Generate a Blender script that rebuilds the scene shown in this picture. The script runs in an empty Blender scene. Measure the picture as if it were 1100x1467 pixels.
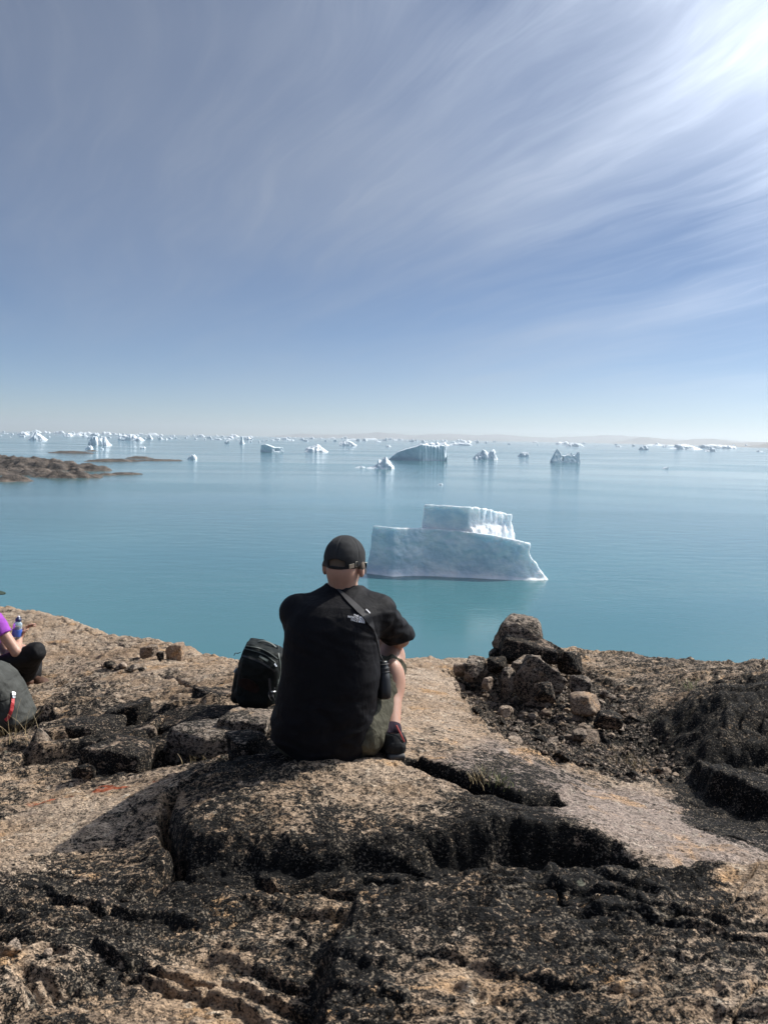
import bpy, math, random
import numpy as np
from mathutils import Vector, Matrix
from mathutils.bvhtree import BVHTree

# ------------------------------------------------------------------ camera, sky, sun, exposure
SC = bpy.context.scene
COL = SC.collection
R = math.radians
F = 1059.0                       # focal length in photograph pixels (1100 x 1467)
HORIZON = 627.6                  # horizon height at the middle column of the photograph
ROLL = math.atan(0.0191)
PITCH = math.atan((733.5 - HORIZON) / F)
SEA = -42.0                      # sea level below the camera
SUN_EL, SUN_AZ = R(44.0), R(60.0)      # azimuth from the view direction towards the right
EXPOSURE = 0.35
SUN_STRENGTH = 4.6
SKY_STRENGTH = 0.075
HAZE_DENSITY = 3.0e-5
ALT, AIR, DUST, OZONE = 300.0, 0.62, 0.28, 3.2
CLOUD_BASE, CLOUD_GLOW = 2.5, 12.0

_f = np.array([0, math.cos(PITCH), -math.sin(PITCH)])
_u0 = np.array([0, math.sin(PITCH), math.cos(PITCH)])
_r0 = np.array([1.0, 0, 0])
_r = _r0 * math.cos(ROLL) + _u0 * math.sin(ROLL)
_u = -_r0 * math.sin(ROLL) + _u0 * math.cos(ROLL)

cam_data = bpy.data.cameras.new('camera')
cam = bpy.data.objects.new('camera', cam_data)
COL.objects.link(cam)
cam.matrix_world = Matrix(((_r[0], _u[0], -_f[0], 0), (_r[1], _u[1], -_f[1], 0), (_r[2], _u[2], -_f[2], 0), (0, 0, 0, 1)))
cam_data.sensor_fit = 'VERTICAL'
cam_data.sensor_height = 36.0
cam_data.sensor_width = 27.0
cam_data.lens = F / 1467.0 * 36.0
cam_data.clip_start = 0.02
cam_data.clip_end = 200000.0
cam_data.dof.use_dof = True
cam_data.dof.focus_distance = 4.2
cam_data.dof.aperture_fstop = 8.0
SC.camera = cam

SC.render.engine = 'CYCLES'
SC.cycles.use_denoising = True
SC.cycles.max_bounces = 6
SC.cycles.diffuse_bounces = 3
SC.cycles.glossy_bounces = 3
SC.cycles.transmission_bounces = 4
SC.cycles.volume_bounces = 0
SC.cycles.caustics_reflective = False
SC.cycles.caustics_refractive = False
SC.view_settings.view_transform = 'Standard'
SC.view_settings.look = 'None'
SC.view_settings.gamma = 1.0
SC.view_settings.exposure = EXPOSURE
SC.view_settings.use_curve_mapping = False


class NT:
    """small helper that builds a node tree"""
    def __init__(self, tree):
        self.t = tree
        self.n = tree.nodes
        self.n.clear()

    def node(self, typ, **kw):
        nd = self.n.new(typ)
        for k, v in kw.items():
            if k == 'ins':
                for kk, vv in v.items():
                    self.set(nd, kk, vv)
            else:
                setattr(nd, k, v)
        return nd

    def set(self, nd, key, v):
        s = nd.inputs[key]
        if isinstance(v, bpy.types.NodeSocket):
            self.t.links.new(v, s)
        elif isinstance(v, bpy.types.Node):
            self.t.links.new(v.outputs[0], s)
        else:
            if s.type == 'RGBA' and len(v) == 3:
                v = (*v, 1.0)
            s.default_value = v

    def math(self, op, a, b=None, c=None, clamp=False):
        nd = self.node('ShaderNodeMath', operation=op, use_clamp=clamp)
        for i, v in enumerate((a, b, c)):
            if v is not None:
                self.set(nd, i, v)
        return nd.outputs[0]

    def vmath(self, op, a, b=None):
        nd = self.node('ShaderNodeVectorMath', operation=op)
        self.set(nd, 0, a)
        if b is not None:
            self.set(nd, 1, b)
        return nd.outputs['Value'] if op in ('DOT_PRODUCT', 'LENGTH') else nd.outputs[0]

    def mix(self, fac, a, b, mode='MIX'):
        nd = self.node('ShaderNodeMix', data_type='RGBA', blend_type=mode)
        self.set(nd, 0, fac)
        self.set(nd, 6, a)
        self.set(nd, 7, b)
        return nd.outputs[2]

    def noise(self, vec, scale, detail=4.0, rough=0.55, dist=0.0, lac=2.0, dim='3D'):
        nd = self.node('ShaderNodeTexNoise', noise_dimensions=dim)
        self.set(nd, 'Vector', vec)
        for k, v in (('Scale', scale), ('Detail', detail), ('Roughness', rough), ('Distortion', dist), ('Lacunarity', lac)):
            self.set(nd, k, v)
        return nd.outputs[0]

    def vor(self, vec, scale, feature='F1', out='Distance', rnd=1.0):
        nd = self.node('ShaderNodeTexVoronoi', feature=feature)
        self.set(nd, 'Vector', vec)
        self.set(nd, 'Scale', scale)
        self.set(nd, 'Randomness', rnd)
        return nd.outputs[out]

    def ramp(self, fac, stops, interp='LINEAR'):
        nd = self.node('ShaderNodeValToRGB')
        self.set(nd, 0, fac)
        cr = nd.color_ramp
        cr.interpolation = interp
        while len(cr.elements) < len(stops):
            cr.elements.new(0.5)
        for e, (p, c) in zip(cr.elements, stops):
            e.position = p
            e.color = (c, c, c, 1) if not hasattr(c, '__len__') else (*c, 1)
        return nd.outputs[0]

    def maprange(self, v, a, b, c=0.0, d=1.0, smooth=True):
        nd = self.node('ShaderNodeMapRange', interpolation_type='SMOOTHSTEP' if smooth else 'LINEAR')
        for k, x in zip(range(5), (v, a, b, c, d)):
            self.set(nd, k, x)
        return nd.outputs[0]

    def mapping(self, vec, loc=(0, 0, 0), rot=(0, 0, 0), scale=(1, 1, 1)):
        nd = self.node('ShaderNodeMapping')
        for k, x in zip(range(4), (vec, loc, rot, scale)):
            self.set(nd, k, x)
        return nd.outputs[0]

    def bump(self, h, strength, dist, normal=None):
        nd = self.node('ShaderNodeBump')
        self.set(nd, 'Height', h)
        self.set(nd, 'Strength', strength)
        self.set(nd, 'Distance', dist)
        if normal is not None:
            self.set(nd, 'Normal', normal)
        return nd.outputs[0]

    def pos(self):
        return self.node('ShaderNodeNewGeometry').outputs['Position']

    def attr(self, name, out='Fac'):
        return self.node('ShaderNodeAttribute', attribute_name=name).outputs[out]


SUN_DIR = Vector((math.sin(SUN_AZ) * math.cos(SUN_EL), math.cos(SUN_AZ) * math.cos(SUN_EL), math.sin(SUN_EL)))

world = bpy.data.worlds.new('World')
SC.world = world
world.use_nodes = True
w = NT(world.node_tree)
sky = w.node('ShaderNodeTexSky', sky_type='NISHITA', sun_disc=False, sun_elevation=SUN_EL, sun_rotation=SUN_AZ,
             altitude=ALT, air_density=AIR, dust_density=DUST, ozone_density=OZONE)
gen = w.node('ShaderNodeTexCoord').outputs['Generated']
dirn = w.vmath('NORMALIZE', gen)
sep = w.node('ShaderNodeSeparateXYZ')
w.set(sep, 0, dirn)
zc = w.math('MAXIMUM', sep.outputs[2], 0.0)
zz = w.math('ADD', zc, 0.10)
cx = w.math('DIVIDE', sep.outputs[0], zz)
cy = w.math('DIVIDE', sep.outputs[1], zz)
comb = w.node('ShaderNodeCombineXYZ')
w.set(comb, 0, cx)
w.set(comb, 1, cy)
cloud_uv = w.mapping(comb.outputs[0], rot=(0, 0, R(60)))
warp = w.noise(cloud_uv, 0.8, 3, 0.5)
warpv = w.node('ShaderNodeCombineXYZ')
w.set(warpv, 1, w.math('MULTIPLY', w.math('SUBTRACT', warp, 0.5), 0.55))
uvw = w.vmath('ADD', cloud_uv, warpv.outputs[0])
streak = w.noise(w.mapping(uvw, loc=(1.3, 0.4, 0), scale=(0.40, 2.0, 1)), 1.3, 8, 0.60, 0.15)
fine = w.noise(w.mapping(uvw, loc=(3.1, 1.7, 0), scale=(0.45, 4.0, 1)), 3.0, 7, 0.60, 0.3)
veil = w.noise(w.mapping(cloud_uv, loc=(5.3, 2.2, 0), scale=(0.5, 1.0, 1)), 0.55, 4, 0.5)
streak_m = w.maprange(streak, 0.42, 0.72)
fine_m = w.maprange(fine, 0.40, 0.76)
veil_m = w.maprange(veil, 0.34, 0.66)
sd = w.vmath('DOT_PRODUCT', dirn, tuple(SUN_DIR))
sdc = w.math('MAXIMUM', sd, 0.0)
# thin ice cloud: forward scattering makes it brighter towards the sun
glow = w.math('ADD', w.math('MULTIPLY', w.math('POWER', sdc, 7.0), 3.4), w.math('MULTIPLY', w.math('POWER', sdc, 18.0), 1.6))
sunward = w.maprange(sd, 0.25, 0.72)
fibres = w.math('ADD', w.math('MULTIPLY', streak_m, 0.50), w.math('MULTIPLY', fine_m, 0.30))
cover = w.math('ADD', w.math('MULTIPLY', veil_m, w.math('ADD', 0.46, w.math('MULTIPLY', sunward, 0.45))),
               w.math('MULTIPLY', fibres, w.math('ADD', w.math('MULTIPLY', veil_m, 0.28), w.math('ADD', 0.05, w.math('MULTIPLY', sunward, 0.42)))), clamp=True)
low = w.maprange(zc, 0.03, 0.30)
cover = w.math('ADD', cover, w.math('MULTIPLY', w.maprange(sd, 0.70, 0.86), w.math('ADD', 0.30, w.math('MULTIPLY', streak_m, 0.25))), clamp=True)
cover = w.math('MULTIPLY', cover, w.math('ADD', 0.5, w.math('MULTIPLY', low, 0.5)))
cover = w.math('MULTIPLY', cover, w.maprange(zc, 0.0, 0.08))
cl_lum = w.math('ADD', CLOUD_BASE, w.math('MULTIPLY', glow, CLOUD_GLOW))
clc = w.node('ShaderNodeCombineXYZ')
w.set(clc, 0, w.math('MULTIPLY', cl_lum, 0.93))
w.set(clc, 1, w.math('MULTIPLY', cl_lum, 1.0))
w.set(clc, 2, w.math('MULTIPLY', cl_lum, 1.10))
thick = w.mix(1.0, w.mix(1.0, sky.outputs[0], (0.55, 0.55, 0.55), 'MULTIPLY'), clc.outputs[0], 'ADD')
skyc = w.mix(cover, sky.outputs[0], thick)
bg = w.node('ShaderNodeBackground', ins={'Color': skyc, 'Strength': SKY_STRENGTH})
wout = w.node('ShaderNodeOutputWorld')
w.set(wout, 0, bg)

sun_data = bpy.data.lights.new('sun', 'SUN')
sun_data.energy = SUN_STRENGTH
sun_data.angle = R(0.53)
sun_data.color = (1.0, 0.94, 0.84)
sun = bpy.data.objects.new('sun', sun_data)
COL.objects.link(sun)
sun.rotation_euler = (-SUN_DIR).to_track_quat('-Z', 'Y').to_euler()


# ------------------------------------------------------------------ helpers
def ray(px, py):
    d = _f + _r * ((px - 550.0) / F) - _u * ((py - 733.5) / F)
    return d


def at(px, py, Y):
    """the point of the place seen at that spot of the photograph, Y metres ahead"""
    d = ray(px, py)
    return d * (Y / d[1])


def sea(px, py):
    d = ray(px, py)
    return d * (SEA / d[2])


def tag(o, label=None, cat=None, group=None, kind=None):
    if label: o['label'] = label
    if cat: o['category'] = cat
    if group: o['group'] = group
    if kind: o['kind'] = kind
    return o


def empty(name, loc, label=None, cat=None, group=None):
    o = bpy.data.objects.new(name, None)
    o.empty_display_size = 0.1
    COL.objects.link(o)
    o.location = loc
    return tag(o, label, cat, group)


def fast_mesh(name, V, Fc, smooth=True, attrs=None):
    V = np.asarray(V, np.float32)
    me = bpy.data.meshes.new(name)
    me.vertices.add(len(V))
    me.vertices.foreach_set('co', V.ravel())
    if isinstance(Fc, np.ndarray):
        n, k = Fc.shape
        lv = Fc.astype(np.int32).ravel()
        ls = np.arange(0, n * k, k, dtype=np.int32)
    else:
        n = len(Fc)
        lv = np.array([i for f in Fc for i in f], np.int32)
        ls = np.cumsum([0] + [len(f) for f in Fc[:-1]]).astype(np.int32)
    me.loops.add(len(lv))
    me.loops.foreach_set('vertex_index', lv)
    me.polygons.add(n)
    me.polygons.foreach_set('loop_start', ls)
    me.update(calc_edges=True)
    me.validate()
    me.polygons.foreach_set('use_smooth', np.full(len(me.polygons), smooth))
    for k, a in (attrs or {}).items():
        at_ = me.attributes.new(k, 'FLOAT', 'POINT')
        at_.data.foreach_set('value', np.asarray(a, np.float32))
    return me


def mk(name, me, mat, parent=None, loc=None):
    o = bpy.data.objects.new(name, me)
    COL.objects.link(o)
    if mat is not None and not me.materials:
        me.materials.append(mat)
    if parent is not None:
        o.parent = parent
    if loc is not None:
        o.location = loc
    return o


_rs = np.random.RandomState(7)
_PERM = np.concatenate([_rs.permutation(512)] * 3).astype(np.int32)
_g = _rs.normal(size=(512, 3)).astype(np.float32)
_G3 = _g / np.linalg.norm(_g, axis=1, keepdims=True)
_a = _rs.uniform(0, 2 * math.pi, 512)
_G2 = np.stack([np.cos(_a), np.sin(_a)], 1).astype(np.float32)


def perlin2(x, y, seed=0):
    x = np.asarray(x, np.float32); y = np.asarray(y, np.float32)
    xi = np.floor(x); yi = np.floor(y)
    fx = x - xi; fy = y - yi
    xi = (xi.astype(np.int64) & 511).astype(np.int32); yi = ((yi.astype(np.int64) + seed * 37) & 511).astype(np.int32)
    u = fx * fx * fx * (fx * (fx * 6 - 15) + 10); v = fy * fy * fy * (fy * (fy * 6 - 15) + 10)
    def c(dx, dy):
        g = _G2[_PERM[_PERM[xi + dx] + yi + dy]]
        return g[..., 0] * (fx - dx) + g[..., 1] * (fy - dy)
    a = c(0, 0); b = c(1, 0); a = a + u * (b - a)
    p = c(0, 1); q = c(1, 1); p = p + u * (q - p)
    return (a + v * (p - a)) * 1.4


def perlin3(x, y, z, seed=0):
    x = np.asarray(x, np.float32); y = np.asarray(y, np.float32); z = np.asarray(z, np.float32)
    xi = np.floor(x); yi = np.floor(y); zi = np.floor(z)
    fx = x - xi; fy = y - yi; fz = z - zi
    xi = (xi.astype(np.int64) & 511).astype(np.int32); yi = (yi.astype(np.int64) & 511).astype(np.int32)
    zi = ((zi.astype(np.int64) + seed * 41) & 511).astype(np.int32)
    s = lambda t: t * t * t * (t * (t * 6 - 15) + 10)
    u, v, t = s(fx), s(fy), s(fz)
    def c(dx, dy, dz):
        g = _G3[_PERM[_PERM[_PERM[xi + dx] + yi + dy] + zi + dz]]
        return g[..., 0] * (fx - dx) + g[..., 1] * (fy - dy) + g[..., 2] * (fz - dz)
    def lay(dz):
        a = c(0, 0, dz); a = a + u * (c(1, 0, dz) - a)
        b = c(0, 1, dz); b = b + u * (c(1, 1, dz) - b)
        return a + v * (b - a)
    a = lay(0)
    return (a + t * (lay(1) - a)) * 1.5


def fbm2(x, y, o=4, seed=0, gain=0.5):
    r = 0; a = 1.0; f = 1.0
    for i in range(o):
        r = r + a * perlin2(x * f + i * 13.7, y * f + i * 7.1, seed + i)
        a *= gain; f *= 2.03
    return r


def fbm3(x, y, z, o=4, seed=0, gain=0.5):
    r = 0; a = 1.0; f = 1.0
    for i in range(o):
        r = r + a * perlin3(x * f + i * 13.7, y * f + i * 7.1, z * f, seed + i)
        a *= gain; f *= 2.03
    return r


def sstep(a, b, x):
    t = np.clip((x - a) / (b - a), 0, 1)
    return t * t * (3 - 2 * t)


# ---- distance fields turned into meshes
class Grid:
    def __init__(self, lo, hi, h):
        self.lo = np.array(lo, float); self.h = float(h)
        self.n = np.maximum(4, np.ceil((np.array(hi) - self.lo) / h).astype(int) + 1)
        ax = [(self.lo[i] + h * np.arange(self.n[i])).astype(np.float32) for i in range(3)]
        self.X, self.Y, self.Z = np.meshgrid(*ax, indexing='ij')


def surface(g, d, name='surface', smooth=True):
    """naive surface nets"""
    d = np.asarray(d, np.float32)
    ins = d < 0
    nx, ny, nz = d.shape
    corners = [(i, j, k) for i in (0, 1) for j in (0, 1) for k in (0, 1)]
    cnt = np.zeros((nx - 1, ny - 1, nz - 1), np.int8)
    for i, j, k in corners:
        cnt += ins[i:nx - 1 + i, j:ny - 1 + j, k:nz - 1 + k]
    cells = np.argwhere((cnt > 0) & (cnt < 8))
    idx = np.full(cnt.shape, -1, np.int32)
    idx[tuple(cells.T)] = np.arange(len(cells))
    acc = np.zeros((len(cells), 3)); num = np.zeros(len(cells))
    for a in corners:
        for ax in range(3):
            if a[ax] == 0:
                b = list(a); b[ax] = 1
                da = d[cells[:, 0] + a[0], cells[:, 1] + a[1], cells[:, 2] + a[2]]
                db = d[cells[:, 0] + b[0], cells[:, 1] + b[1], cells[:, 2] + b[2]]
                m = (da < 0) != (db < 0)
                t = np.where(m, da / np.where(m, da - db, 1), 0)
                p = np.tile(np.array(a, float), (len(cells), 1)); p[:, ax] += t
                acc[m] += p[m]; num[m] += 1
    V = g.lo + g.h * (cells + acc / num[:, None])
    quads = []
    for ax in range(3):
        sl0 = [slice(None)] * 3; sl1 = [slice(None)] * 3
        sl0[ax] = slice(0, -1); sl1[ax] = slice(1, None)
        A = ins[tuple(sl0)]; B = ins[tuple(sl1)]
        o1, o2 = [(1, 2), (2, 0), (0, 1)][ax]
        e = np.argwhere(A != B)
        e = e[(e[:, o1] > 0) & (e[:, o2] > 0) & (e[:, o1] < d.shape[o1] - 1) & (e[:, o2] < d.shape[o2] - 1)]
        fl = A[tuple(e.T)]
        def cell(d1, d2):
            c = e.copy(); c[:, o1] -= d1; c[:, o2] -= d2
            return idx[tuple(c.T)]
        q = np.stack([cell(1, 1), cell(0, 1), cell(0, 0), cell(1, 0)], 1)
        q[~fl] = q[~fl][:, ::-1]
        quads.append(q)
    Q = np.concatenate(quads)
    Q = Q[(Q >= 0).all(1)]
    return fast_mesh(name, V, Q, smooth)


def smin(a, b, k):
    h = np.clip(0.5 + 0.5 * (b - a) / k, 0, 1)
    return b + (a - b) * h - k * h * (1 - h)


def smax(a, b, k):
    return -smin(-a, -b, k)


def capsule(g, a, b, ra, rb):
    a = np.asarray(a, float); b = np.asarray(b, float)
    ba = b - a
    L = float((ba * ba).sum()) + 1e-9
    px, py, pz = g.X - np.float32(a[0]), g.Y - np.float32(a[1]), g.Z - np.float32(a[2])
    t = np.clip((px * ba[0] + py * ba[1] + pz * ba[2]) / L, 0, 1).astype(np.float32)
    dd = np.sqrt((px - t * ba[0]) ** 2 + (py - t * ba[1]) ** 2 + (pz - t * ba[2]) ** 2)
    return (dd - (ra + (rb - ra) * t)).astype(np.float32)


def ellipsoid(g, c, r, rot=None):
    px, py, pz = g.X - np.float32(c[0]), g.Y - np.float32(c[1]), g.Z - np.float32(c[2])
    if rot is not None:
        m = np.array(rot)
        px, py, pz = [m[0, i] * px + m[1, i] * py + m[2, i] * pz for i in range(3)]
    k0 = np.sqrt((px / r[0]) ** 2 + (py / r[1]) ** 2 + (pz / r[2]) ** 2)
    k1 = np.sqrt((px / r[0] ** 2) ** 2 + (py / r[1] ** 2) ** 2 + (pz / r[2] ** 2) ** 2) + 1e-9
    return (k0 * (k0 - 1) / k1).astype(np.float32)


def rbox(g, c, half, rad, rot=None):
    px, py, pz = g.X - np.float32(c[0]), g.Y - np.float32(c[1]), g.Z - np.float32(c[2])
    if rot is not None:
        m = np.array(rot)
        px, py, pz = [m[0, i] * px + m[1, i] * py + m[2, i] * pz for i in range(3)]
    qx, qy, qz = np.abs(px) - half[0] + rad, np.abs(py) - half[1] + rad, np.abs(pz) - half[2] + rad
    out = np.sqrt(np.maximum(qx, 0) ** 2 + np.maximum(qy, 0) ** 2 + np.maximum(qz, 0) ** 2)
    return (out + np.minimum(np.maximum(qx, np.maximum(qy, qz)), 0) - rad).astype(np.float32)


def tube_mesh(name, pts, rad, seg=8, flat=1.0, smooth=True):
    """a tube along pts; flat < 1 squashes it into a strap"""
    P = [Vector(p) for p in pts]
    V, Fc = [], []
    n = len(P)
    up = Vector((0, 0, 1))
    for i in range(n):
        t = (P[min(i + 1, n - 1)] - P[max(i - 1, 0)]).normalized()
        s = t.cross(up)
        if s.length < 1e-3: s = t.cross(Vector((0, 1, 0)))
        s.normalize(); u2 = s.cross(t)
        r = rad[i] if hasattr(rad, '__len__') else rad
        for k in range(seg):
            a = 2 * math.pi * k / seg
            V.append(P[i] + s * (math.cos(a) * r) + u2 * (math.sin(a) * r * flat))
    for i in range(n - 1):
        for k in range(seg):
            k2 = (k + 1) % seg
            Fc.append((i * seg + k, i * seg + k2, (i + 1) * seg + k2, (i + 1) * seg + k))
    Fc.append(tuple(range(seg))[::-1]); Fc.append(tuple((n - 1) * seg + k for k in range(seg)))
    return fast_mesh(name, [tuple(v) for v in V], Fc, smooth)


def strap_mesh(name, pts, normals, width, thick, twist=None):
    """a flat webbing along pts lying on a surface with these normals"""
    P = [Vector(p) for p in pts]; N = [Vector(n).normalized() for n in normals]
    V, Fc = [], []
    n = len(P)
    for i in range(n):
        t = (P[min(i + 1, n - 1)] - P[max(i - 1, 0)]).normalized()
        s = t.cross(N[i]).normalized()
        wd = width[i] if hasattr(width, '__len__') else width
        for a, b in ((-1, 0), (1, 0), (1, 1), (-1, 1)):
            V.append(tuple(P[i] + s * (a * wd / 2) + N[i] * (b * thick)))
    for i in range(n - 1):
        for k in range(4):
            k2 = (k + 1) % 4
            Fc.append((i * 4 + k, i * 4 + k2, (i + 1) * 4 + k2, (i + 1) * 4 + k))
    Fc.append((3, 2, 1, 0)); Fc.append(tuple((n - 1) * 4 + k for k in range(4)))
    return fast_mesh(name, V, Fc, False)


def spline(pts, n):
    """Catmull-Rom through the points"""
    P = np.array(pts, float)
    P = np.vstack([2 * P[0] - P[1], P, 2 * P[-1] - P[-2]])
    out = []
    m = len(P) - 3
    for s in np.linspace(0, m - 1e-6, n):
        i = int(s); t = s - i
        a, b, c, d = P[i:i + 4]
        out.append(0.5 * ((2 * b) + (-a + c) * t + (2 * a - 5 * b + 4 * c - d) * t * t + (-a + 3 * b - 3 * c + d) * t ** 3))
    return out


def principled(name, col=(0.5, 0.5, 0.5), rough=0.6, **kw):
    m = bpy.data.materials.new(name)
    m.use_nodes = True
    nt = NT(m.node_tree)
    b = nt.node('ShaderNodeBsdfPrincipled')
    o = nt.node('ShaderNodeOutputMaterial')
    nt.set(o, 0, b)
    nt.set(b, 'Base Color', col)
    nt.set(b, 'Roughness', rough)
    for k, v in kw.items():
        nt.set(b, k, v)
    return m, nt, b

# ------------------------------------------------------------------ rock material
def rock_mat(name, cov=None, tone=(1, 1, 1), grain=210.0, bump=1.0, wet=0.0):
    m = bpy.data.materials.new(name)
    m.use_nodes = True
    nt = NT(m.node_tree)
    out = nt.node('ShaderNodeOutputMaterial')
    b = nt.node('ShaderNodeBsdfPrincipled')
    nt.set(out, 0, b)
    P = nt.pos()
    Pw = nt.mapping(P, rot=(0.2, 0.1, R(24)), scale=(0.9, 1.2, 1.1))
    n1 = nt.noise(Pw, 2.6, 5, 0.6, 0.2)
    n2 = nt.noise(Pw, 11.0, 6, 0.68, 0.15)
    n3 = nt.noise(Pw, 52.0, 5, 0.70, 0.0)
    n4 = nt.noise(P, 240.0, 3, 0.6)
    gr = nt.node('ShaderNodeTexVoronoi', feature='F1')
    nt.set(gr, 'Vector', nt.mapping(P, rot=(0.3, 0.2, R(24)), scale=(0.8, 1.1, 1.2)))
    nt.set(gr, 'Scale', grain)
    gcol = nt.node('ShaderNodeSeparateColor')
    nt.set(gcol, 0, gr.outputs['Color'])
    # granite: warm buff to pinkish grey, with iron stains
    t = lambda c: tuple(a * b_ for a, b_ in zip(c, tone))
    warm = nt.mix(nt.maprange(n1, 0.35, 0.65), t((0.285, 0.197, 0.125)), t((0.37, 0.285, 0.21)))
    ton = nt.attr('pink') if cov is None else 0.35
    base = nt.mix(ton, warm, t((0.262, 0.205, 0.170)))
    ir = nt.maprange(nt.noise(Pw, 4.1, 5, 0.6, 0.8), 0.56, 0.70)
    base = nt.mix(nt.math('MULTIPLY', ir, 0.6), base, t((0.47, 0.27, 0.115)))
    pale = nt.maprange(nt.noise(P, 19.0, 5, 0.7), 0.55, 0.72)
    base = nt.mix(nt.math('MULTIPLY', pale, 0.55), base, t((0.62, 0.555, 0.455)))
    gv = nt.ramp(gcol.outputs[0], [(0.0, 0.10), (0.16, 0.30), (0.32, 0.85), (0.72, 1.1), (1.0, 1.75)])
    base = nt.mix(0.85, base, gv, 'MULTIPLY')
    fol = nt.noise(nt.mapping(P, rot=(0.15, 0.1, R(20)), scale=(1.0, 4.0, 5.0)), 6.0, 6, 0.68, 0.15)
    base = nt.mix(nt.math('MULTIPLY', nt.maprange(fol, 0.52, 0.66), 0.5), base, t((0.13, 0.10, 0.078)))
    # black crust lichen; on the ground its mask also carries painted shade
    c = nt.attr('lichen_shade') if cov is None else cov
    mixn = nt.math('ADD', nt.math('ADD', nt.math('MULTIPLY', n1, 0.12), nt.math('MULTIPLY', n2, 0.26)),
                   nt.math('ADD', nt.math('ADD', nt.math('MULTIPLY', n3, 0.34), nt.math('MULTIPLY', n4, 0.18)), nt.math('MULTIPLY', fol, 0.10)))
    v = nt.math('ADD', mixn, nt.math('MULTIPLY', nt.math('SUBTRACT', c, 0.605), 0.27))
    lich_shade = nt.maprange(v, 0.486, 0.510)
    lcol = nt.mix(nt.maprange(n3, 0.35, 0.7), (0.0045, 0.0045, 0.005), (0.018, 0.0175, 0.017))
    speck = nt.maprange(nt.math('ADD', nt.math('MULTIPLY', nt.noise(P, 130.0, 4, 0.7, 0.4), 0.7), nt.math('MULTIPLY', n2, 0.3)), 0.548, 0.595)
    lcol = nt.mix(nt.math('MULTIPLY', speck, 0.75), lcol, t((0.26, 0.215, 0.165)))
    col = nt.mix(lich_shade, base, lcol)
    # small pale green-grey lichen rosettes
    ros = nt.maprange(nt.math('ADD', nt.vor(P, 9.0), nt.math('MULTIPLY', n3, 0.35)), 0.27, 0.23)
    ros = nt.math('MULTIPLY', ros, nt.maprange(n1, 0.5, 0.6))
    col = nt.mix(nt.math('MULTIPLY', ros, 0.55), col, (0.33, 0.335, 0.26))
    if cov is None:
        rd = nt.math('MULTIPLY', nt.attr('red'), nt.maprange(nt.noise(P, 26, 4, 0.65), 0.47, 0.53))
        col = nt.mix(nt.math('MULTIPLY', rd, 0.85), col, (0.36, 0.075, 0.025))
    nt.set(b, 'Base Color', col)
    nt.set(b, 'Roughness', nt.math('ADD', 0.72, nt.math('MULTIPLY', lich_shade, 0.12)))
    nt.set(b, 'Specular IOR Level', nt.math('SUBTRACT', 0.3, nt.math('MULTIPLY', lich_shade, 0.2)))
    h = nt.math('ADD', nt.math('ADD', nt.math('MULTIPLY', n3, 0.9), nt.math('MULTIPLY', fol, 0.5)), nt.math('ADD', nt.math('MULTIPLY', n4, 0.30), nt.math('MULTIPLY', lich_shade, 0.10)))
    h = nt.math('ADD', h, nt.math('MULTIPLY', gr.outputs['Distance'], -0.12))
    nt.set(b, 'Normal', nt.bump(h, 0.9 * bump, 0.017))
    return m


M_ROCK = rock_mat('granite')
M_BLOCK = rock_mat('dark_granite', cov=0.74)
M_BOULDER = rock_mat('boulder_granite', cov=0.56, tone=(0.85, 0.9, 0.95))
M_STONE = rock_mat('stone_granite', cov=0.50, tone=(0.8, 0.82, 0.85), grain=220)
M_STONE_PALE = rock_mat('pale_stone_granite', cov=0.26, tone=(1.1, 1.1, 1.1), grain=220)
M_BUFF = rock_mat('buff_granite', cov=0.30, tone=(0.9, 0.85, 0.8))


# ------------------------------------------------------------------ the rock the people sit on
def tps(P3):
    P = np.array(P3, float)
    xy, z = P[:, :2], P[:, 2]
    n = len(P)
    def U(r2): return np.where(r2 > 0, r2 * np.log(r2 + 1e-12), 0)
    K = U(((xy[:, None] - xy[None]) ** 2).sum(-1)) + 1e-3 * np.eye(n)
    A = np.zeros((n + 3, n + 3)); A[:n, :n] = K; A[:n, n] = 1; A[:n, n + 1:] = xy; A[n, :n] = 1; A[n + 1:, :n] = xy.T
    wv = np.linalg.solve(A, np.concatenate([z, [0, 0, 0]]))
    def ev(X, Y):
        r = np.full(X.shape, wv[n]) + wv[n + 1] * X + wv[n + 2] * Y
        for i in range(n):
            r2 = (X - xy[i, 0]) ** 2 + (Y - xy[i, 1]) ** 2
            r = r + wv[i] * U(r2)
        return r
    return ev


def A3(l): return [at(*p) for p in l]


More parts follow.
